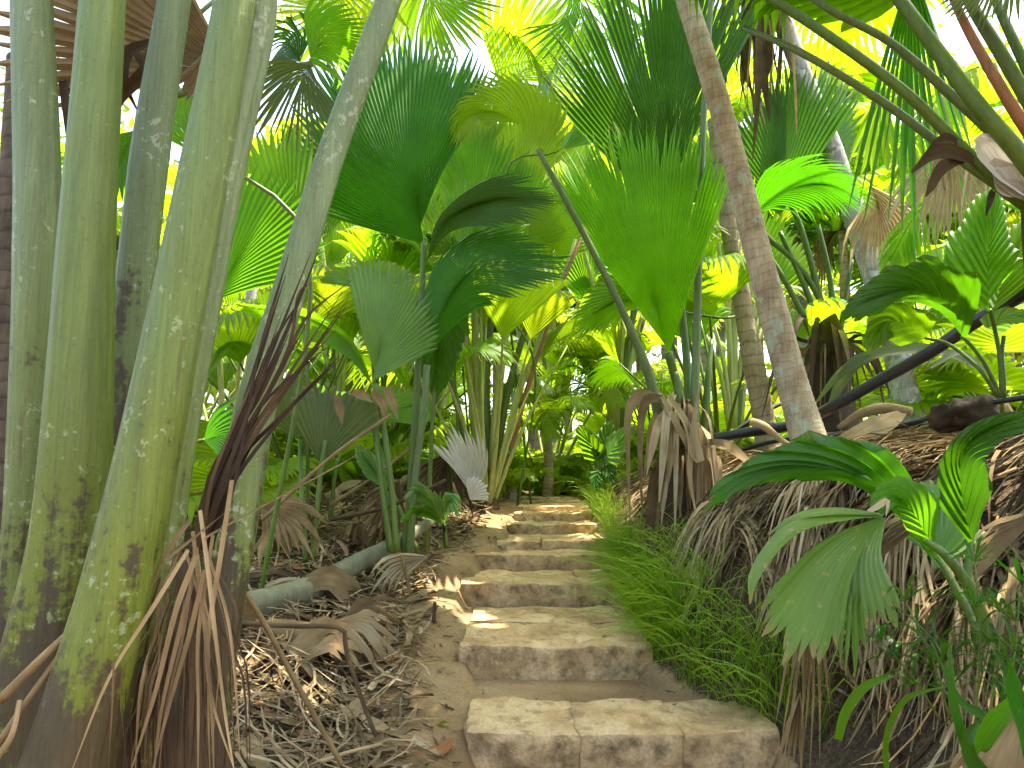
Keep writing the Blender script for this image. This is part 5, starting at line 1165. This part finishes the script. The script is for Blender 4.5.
place('vase_green', at(120, 6.5), 1.0, .8, "green fan palm glimpsed between the two middle giant stalks")
place('low', at(235, 6.4), 1.2, .8, "low fan palm with spread leaves behind the dead dark strands")
place('vase_green', at(940, 9.5), 2.9, .9, "green fan palm behind the hanging yellowing leaf")
place('low', at(1000, 7.5), 3.3, 1., "low fan palm behind the broad-leaved young palm")
place('low', at(900, 8.6), 2.3, .9, "low fan palm beside the foot of the grey blotched trunk")
place('coconut_tall', at(1010, 11), .7, .9, "tall feather palm with long leaflets behind the diagonal stalks")
place('coconut_tall', at(420, 15), 2.5, 1., "tall feather palm far behind the huge dark leaf")
place('fern', at(508, 9.6), .2, .9, "yellow-green ferny seedling at the left end of the top step")
place('fern', at(592, 10.6), 1.2, .8, "yellow-green ferny seedling at the right end of the top step")
# drooping fans high up on the left
hl = thing("fan_palm", "olive fan leaf drooping its fingers beside the leaning giant stalk", "palm", P(262, 72, 3.6))
stalk(hl, 'stalk_grey', [(170, 96, 3.7), (220, 82, 3.65), (262, 72, 3.6), (312, 64, 3.55)], [9, 8, 8, 7])
blade(hl, "leaf_blade", 'leaf_olive', pp((312, 66, 3.55), (300, 90, 3.5), (292, 150, 3.45)), [(-50, .7), (-25, .9), (0, 1.), (30, .95), (60, .85)], n=24, free=.5, seed=101, costa=.1, sag=.05)
blade(hl, "leaf_blade", 'leaf_mid', pp((308, 60, 3.6), (330, 36, 3.7), (370, 44, 3.8)), [(-50, .7), (-25, .9), (0, 1.), (30, .95), (60, .8)], n=26, free=.3, seed=102, costa=.3, roll=R(-25))
blade(hl, "leaf_blade", 'leaf_deep', pp((300, 62, 3.7), (284, 40, 3.8), (262, 50, 3.8)), [(-40, .9), (0, 1.), (40, .9)], n=18, free=.4, seed=103)
for lab, mat, q, prof, kw in [
    ("upright pleated fan leaf lit from behind between the giant stalks and the leaning one", 'leaf_fresh', [(296, 262, 5.2), (290, 200, 5.2), (284, 120, 5.3)], [(-20, .85), (0, 1.), (20, .9)], dict(n=14, seed=111)),
    ("broad bright fan leaf filling the gap right of the giant stalks", 'leaf_mid', [(216, 300, 4.6), (244, 250, 4.6), (300, 180, 4.7)], [(-45, .8), (-20, .95), (0, 1.), (20, .95), (45, .75)], dict(n=26, seed=112)),
    ("small green fan leaf between the two middle giant stalks", 'leaf_deep', [(136, 130, 4.0), (120, 160, 4.0), (112, 205, 4.0)], [(-40, .8), (0, 1.), (40, .8)], dict(n=16, seed=113)),
    ("green fan leaf glimpsed between the third and fourth giant stalks", 'leaf_mid', [(208, 150, 4.2), (190, 130, 4.2), (180, 80, 4.2)], [(-40, .8), (0, 1.), (40, .8)], dict(n=16, seed=114)),
    ("shaded fan leaf low between the giant clump and the dead strands", 'leaf_deep', [(204, 440, 4.8), (222, 436, 4.7), (250, 440, 4.6)], [(-50, .8), (0, 1.), (50, .8)], dict(n=16, seed=115)),
    ("green fan leaf drooping under the dark arching stalk beside the bright fan", 'leaf_mid', [(652, 306, 7.2), (618, 300, 7.1), (570, 330, 7.)], [(-35, .6), (-12, .95), (0, 1.), (12, .95), (35, .6)], dict(n=24, seed=116, costa=.5, roll=R(30))),
    ("dark shaded fan leaf behind the top of the bright fan", 'leaf_mid', [(470, 262, 8.), (476, 230, 8.), (500, 180, 8.1)], [(-40, .8), (0, 1.), (40, .8)], dict(n=26, seed=117)),
    ("broad leaf glowing yellow between the two big fans near the top", 'leaf_yellow', [(500, 300, 8.6), (470, 240, 8.6), (455, 180, 8.7)], [(-25, .85), (0, 1.), (25, .9)], dict(n=20, seed=118)),
    ("long pale arching leaf catching white light below the top edge", 'leaf_pale', [(560, 150, 9.), (590, 128, 9.), (625, 96, 9.), (636, 80, 9.)], NB, dict(n=10, costa=.6, free=.05, seed=119, roll=R(20))),
    ("wide fan leaf spread across the gap at the top of the picture", 'leaf_yellow', [(500, 90, 10.), (540, 60, 10.), (600, 40, 10.)], [(-70, .8), (-35, .95), (0, 1.), (35, .95), (70, .8)], dict(n=36, seed=120, free=.35)),
    ("dark drooping fan leaf at the top between the two big upright fans", 'leaf_mid', [(570, -10, 8.), (585, 20, 8.), (575, 90, 8.)], [(-60, .8), (0, 1.), (60, .8)], dict(n=24, seed=121, free=.5)),
    ("pale lit fan leaf high behind the leaning giant stalk", 'leaf_yellow', [(330, -20, 7.), (330, 20, 7.), (300, 70, 7.)], [(-70, .8), (0, 1.), (70, .8)], dict(n=26, seed=122, free=.4)),
    ("fan leaf at the top behind the first big upright fan", 'leaf_fresh', [(430, -30, 7.5), (430, 10, 7.5), (446, 76, 7.5)], [(-60, .8), (0, 1.), (60, .8)], dict(n=26, seed=123, free=.4))]:
    th = thing("fan_leaf", lab, "palm leaf", P(*q[0])); kw.setdefault('free', .2); b = MB()
    blade(th, "leaf_blade", mat, pp(*q), prof, **kw)
    a = P(*q[0]); d = (a - P(*q[1])).normalized(); tube(b, [a + d * .02, a + d * 1.0, gv(a.x + d.x * .5, a.y + .3)] if q[0][1] > q[-1][1] else [a, a + d * .8, a + d * 1.4 + Vector((0, .6, .3))], [.012, .014, .016], 7, 12)
    link("petiole", b, M['stalk'], th)
# crowding forest, nearer to farther
gl = "sunlit yellow-green fan palm crowding the bright forest behind the steps"; gr_ = "far forest fan palms"
gp2 = "sunlit feather palm crowding the bright forest behind the steps"; gr2 = "far forest feather palms"
gu = "low bright palm seedling in the undergrowth of the sunlit forest"; gr3 = "undergrowth seedlings"
for i in range(34):          # open, sunlit middle distance: low and stemless palms
    D = 9.2 + 6.5 * (i / 34) + rnd.uniform(-.4, .4); px = rnd.uniform(-60, 1090)
    if 420 < px < 900 and D < 15.5: continue
    place(rnd.choice(['vase', 'vase_green', 'vase']), at(px, D), rnd.uniform(0, 6.28), rnd.uniform(.7, 1.05), gl, gr_)
for i in range(40):
    D = 15 + 16 * (i / 40) ** 1.1 + rnd.uniform(-.6, .6); px = rnd.uniform(-80, 1110)
    key = rnd.choice(['tall', 'taller', 'taller', 'tall', 'taller', 'coconut_tall'])
    if 330 < px < 900 and D < 22: continue
    if key == 'coconut_tall': place(key, at(px, D), rnd.uniform(0, 6.28), rnd.uniform(1., 1.5), gp2, gr2)
    else: place(key, at(px, D), rnd.uniform(0, 6.28), rnd.uniform(.95, 1.6), gl, gr_, (rnd.uniform(-.08, .08), rnd.uniform(-.08, .08)))
for i in range(120):
    D = 8.2 + 15 * (i / 120); px = rnd.uniform(-60, 1090)
    if 430 < px < 640 and D < 10.4: continue
    key = rnd.choice(['low', 'low_yellow', 'fern', 'low_yellow', 'fern'])
    place(key, at(px, D), rnd.uniform(0, 6.28), rnd.uniform(.6, 1.25), gu, gr3)
for i in range(90):
    D = 10.8 + 10 * (i / 90); px = rnd.uniform(425, 760)
    place(rnd.choice(['low_yellow', 'fern', 'fern', 'low']), at(px, D), rnd.uniform(0, 6.28), rnd.uniform(.5, .9) * (1 + i / 100), gu, gr3)
for k in list(PROTO):
    if not PROTO[k][1]: place(k, at(rnd.uniform(200, 800), 16), 0, 1., gl, gr_)

dead_fan("feathery tan dead fan hanging between the grey trunk and the diagonal stalks", [(872, 186, 6.6), (880, 214, 6.6), (888, 262, 6.6)], [(-40, .9), (0, 1.), (40, .9)], n=18, seed=131, tint=.75)
dead_fan("ragged tan dead fan hanging under the torn grey sheath", [(966, 140, 5.), (950, 175, 5.), (942, 232, 5.)], [(-40, .9), (0, 1.), (40, .9)], n=18, seed=132, tint=.85)
# clump of tall pale stalks beyond the white dead leaf
cs = thing("stalk_clump", "clump of tall pale yellow-green stalks rising straight behind the white dead leaf", "palm", P(492, 470, 9.2))
for q, w, m in [([(478, 470, 9.2), (470, 380, 9.2), (462, 290, 9.2), (452, 190, 9.3)], [8, 7, 6, 5], 'stalk_yellow'), ([(484, 470, 9.2), (478, 390, 9.2), (474, 300, 9.2), (472, 220, 9.2)], [10, 8, 7, 6], 'stalk_yellow'),
                ([(490, 470, 9.1), (486, 380, 9.1), (494, 300, 9.1), (506, 240, 9.1)], [9, 8, 7, 6], 'stalk_grey'), ([(492, 470, 9.), (498, 390, 9.), (508, 320, 9.), (524, 255, 9.)], [9, 8, 7, 6], 'stalk_yellow'),
                ([(496, 470, 9.1), (506, 400, 9.1), (522, 340, 9.1), (546, 270, 9.2)], [8, 7, 6, 5], 'stalk_grey'), ([(500, 470, 9.), (520, 390, 9.), (544, 330, 9.), (576, 240, 9.1)], [8, 6, 5, 5], 'stalk_yellow'),
                ([(494, 470, 9.3), (500, 380, 9.3), (512, 280, 9.3), (516, 200, 9.4)], [9, 8, 7, 6], 'stalk_yellow'), ([(504, 475, 9.), (516, 430, 9.), (530, 380, 9.), (556, 300, 9.), (580, 240, 9.1)], [6, 5, 5, 4, 4], 'stalk_rust'),
                ([(474, 470, 9.), (456, 400, 9.), (442, 340, 9.), (432, 280, 9.)], [8, 7, 6, 5], 'stalk_grey'), ([(487, 470, 9.4), (484, 350, 9.4), (484, 250, 9.4)], [10, 9, 8], 'stalk_yellow')]:
    stalk(cs, m, q, w, 8, 16)
for m, q, prof, kw in [('leaf_yellow', [(452, 190, 9.3), (448, 130, 9.4), (440, 60, 9.6)], UP, {}), ('leaf_fresh', [(472, 232, 9.2), (474, 190, 9.2), (470, 120, 9.3)], UP, {}), ('leaf_yellow', [(516, 202, 9.4), (520, 150, 9.5), (528, 90, 9.7)], UP, {}),
                       ('leaf_fresh', [(506, 242, 9.1), (514, 210, 9.1), (526, 160, 9.2)], UP, {}), ('leaf_fresh', [(546, 272, 9.2), (556, 240, 9.2), (580, 200, 9.2)], UP, {}), ('leaf_yellow', [(524, 256, 9.), (534, 232, 9.), (556, 196, 9.)], UP, {}),
                       ('leaf_fresh', [(432, 282, 9.), (424, 250, 9.), (408, 220, 9.)], UP, {}), ('leaf_yellow', [(484, 252, 9.4), (488, 200, 9.5), (492, 140, 9.6)], UP, {})]:
    blade(cs, "leaf_blade", m, pp(*q), prof, n=24, seed=int(q[0][0]), rows=8, free=.25)
rr = random.Random(61)
for lab, bx, by, bd, n_, sp, ya, yb in [("farther fan of thin pale stalks spreading above the small feather palm", 548, 430, 13., 14, 11, 190, 300), ("fan of thin pale stalks between the arching dark stalk and the head of the steps", 618, 436, 11.5, 11, 9, 230, 330),
                                       ("fan of thin pale stalks behind the two green stems of the young palm", 432, 450, 11.5, 11, 10, 210, 330), ("thin pale stalks spreading behind the olive wedge leaf", 340, 440, 10.5, 10, 11, 200, 320), ("thin pale stalks spreading behind the slender tan trunk", 735, 430, 10.5, 10, 10, 200, 320)]:
    cs2 = thing("stalk_clump", lab, "palm", P(bx, by, bd))
    for k in range(n_):
        o_ = k - (n_ - 1) / 2; x = bx + o_ * sp + rr.uniform(-4, 4); y = rr.uniform(ya, yb)
        stalk(cs2, rr.choice(['stalk_yellow', 'stalk_yellow', 'stalk_grey']), [(bx + o_ * 1.2, by, bd), (lerp(bx, x, .35), lerp(by, y, .5), bd), (x, y, bd + rr.uniform(-.4, .4))], [6, 5, 4], 6, 10)
        blade(cs2, "leaf_blade", rr.choice(['leaf_yellow', 'leaf_fresh']), pp((x, y, bd), (x + (x - bx) * .15, y - 34, bd), (x + (x - bx) * .4, y - 74, bd + .1)), UP, n=18, rows=7, seed=k)
for lab, m, q, nn, ll in [
    ("pale feathery frond arching over the small feather palm by the top step", 'leaf_pale', [(556, 396, 10.2), (540, 378, 10.), (516, 376, 9.9), (500, 398, 9.8)], 40, .30),
    ("feathery frond catching white light high between the two big upright fans", 'leaf_pale', [(640, 40, 9.), (600, 34, 9.), (560, 60, 9.), (530, 110, 9.)], 40, .5),
    ("feathery frond hanging across the bright gap at the top", 'leaf_yellow', [(440, 20, 10.), (490, 22, 10.), (530, 50, 10.), (552, 100, 10.)], 44, .55),
    ("second feathery frond hanging lower in the bright gap", 'leaf_fresh', [(470, 180, 11.), (520, 150, 11.), (560, 160, 11.), (590, 210, 11.)], 44, .5),
    ("drooping feathery frond behind the diagonal stalks", 'leaf_yellow', [(1030, 60, 7.), (970, 70, 7.), (930, 110, 7.), (905, 170, 7.)], 44, .5),
    ("feathery frond under the diagonal stalks near the grey sheath", 'leaf_fresh', [(1020, 210, 6.), (960, 190, 6.), (920, 210, 6.), (890, 260, 6.)], 40, .4),
    ("feathery frond behind the giant stalk leaning toward the dark fan", 'leaf_yellow', [(230, 20, 8.), (290, 10, 8.), (340, 40, 8.), (370, 100, 8.)], 44, .5),
    ("lacy green frond drooping at the right beyond the young broad-leaved palm", 'leaf_fresh', [(1030, 250, 6.4), (960, 244, 6.4), (910, 262, 6.4), (870, 300, 6.4)], 44, .42)]:
    b = MB(); pinnate(b, pp(*q), nn, ll, .035, ref=(0, -.3, 1), droop=.8, seed=nn, rach=.014); tag(link("feather_frond", b, M[m], loc=P(*q[0])), lab, "palm frond")
for px, D in [(760, 18), (810, 19.5), (850, 17.5), (900, 20), (950, 18.5), (1000, 17), (705, 20)]:
    place(rnd.choice(['tall', 'taller']), at(px, D), D * px, 1.4, gl, gr_)
for k in range(12):
    px = 400 + k * 24; D = 21 + (k * 7 % 11)
    place(['taller', 'tall', 'coconut_tall'][k % 3], at(px, D), k * 1.7, 1.35 + .05 * (k % 4), gl if k % 3 < 2 else gp2, gr_ if k % 3 < 2 else gr2)
# far wall of leaves, one mass nobody could count
rr = random.Random(900); b = MB()
for i in range(26000):
    a = rr.uniform(-1.0, 1.0); d = rr.uniform(24, 44); x = math.sin(a) * d; y = math.cos(a) * d
    top = 15 + 5 * noise.noise(Vector((a * 7, d * .12, 3))) ; z = 1.0 + rr.random() ** .9 * top
    if noise.noise(Vector((x * .35, y * .35, z * .45))) < -.16: continue
    l = rr.uniform(.3, .75); w = l * rr.uniform(.2, .4); t = Vector((rr.uniform(-1, 1), rr.uniform(-1, 1), rr.uniform(-.8, .6))).normalized(); s = t.cross(Vector((rr.uniform(-1, 1), rr.uniform(-1, 1), rr.uniform(-1, 1)))).normalized(); c = Vector((x, y, z)); up = s.cross(t)
    v = [b.vert(c, i, 0), b.vert(c + t * l * .5 + s * w * .5, i, .5), b.vert(c + t * l - up * l * .15, i, .9), b.vert(c + t * l * .5 - s * w * .5, i + 1, .5)]
    b.f.append((v[0], v[1], v[2])); b.f.append((v[0], v[2], v[3]))
kind(link("far_foliage", b, M['leaf_yellow']), 'stuff')
rr = random.Random(901)
for i in range(16):
    a = rr.uniform(-.9, .9); d = rr.uniform(24, 40); x = math.sin(a) * d; y = math.cos(a) * d; b = MB(); ln = rr.uniform(-1, 1)
    tube(b, [Vector((x, y, g(x, y) - .3)), Vector((x + ln * .3, y, 6)), Vector((x + ln, y, 12))], [.2, .15, .08], 10, 16, ref=(1, 0, 0))
    tag(link("forest_tree", b, M['bark_grey'], loc=(x, y, g(x, y))), "slim tree trunk standing far off in the leafy forest wall", "tree", "far tree trunks")
# ------------------------------------------------------------------ daylight
sc = bpy.context.scene
SUN = Vector((.32, .16, 1.1)).normalized()
el = math.asin(SUN.z); rot = math.atan2(SUN.x, SUN.y)
w = bpy.data.worlds.new("World"); sc.world = w; w.use_nodes = True; nt = w.node_tree
bg = nt.nodes["Background"]; sky = nt.nodes.new("ShaderNodeTexSky"); sky.sky_type = 'NISHITA'; sky.sun_disc = False
sky.sun_elevation = el; sky.sun_rotation = rot; sky.air_density = 1.0; sky.dust_density = 3.5; sky.ozone_density = .6
nt.links.new(sky.outputs[0], bg.inputs[0]); bg.inputs[1].default_value = .15
sl = bpy.data.lights.new("sun", 'SUN'); sl.energy = 3.8; sl.angle = R(.6); sl.color = (1, .94, .82)
so = bpy.data.objects.new("sun", sl); C.objects.link(so); so.rotation_euler = SUN.to_track_quat('Z', 'Y').to_euler(); so.location = (0, 0, 20)
sc.view_settings.view_transform = 'Standard'; sc.view_settings.look = 'None'; sc.view_settings.gamma = 1; sc.view_settings.use_curve_mapping = False
sc.view_settings.exposure = 2.65
sc.view_settings.use_white_balance = True; sc.view_settings.white_balance_temperature = 7200; sc.view_settings.white_balance_tint = 10
sc.render.engine = 'CYCLES'
cy = sc.cycles
cy.use_denoising = True
try: cy.denoiser = 'OPENIMAGEDENOISE'
except Exception: pass
cy.max_bounces = 10; cy.diffuse_bounces = 7; cy.glossy_bounces = 3; cy.transmission_bounces = 6; cy.transparent_max_bounces = 6
cy.sample_clamp_indirect = 12; cy.caustics_reflective = False; cy.caustics_refractive = False
cy.use_adaptive_sampling = True; cy.adaptive_threshold = .02
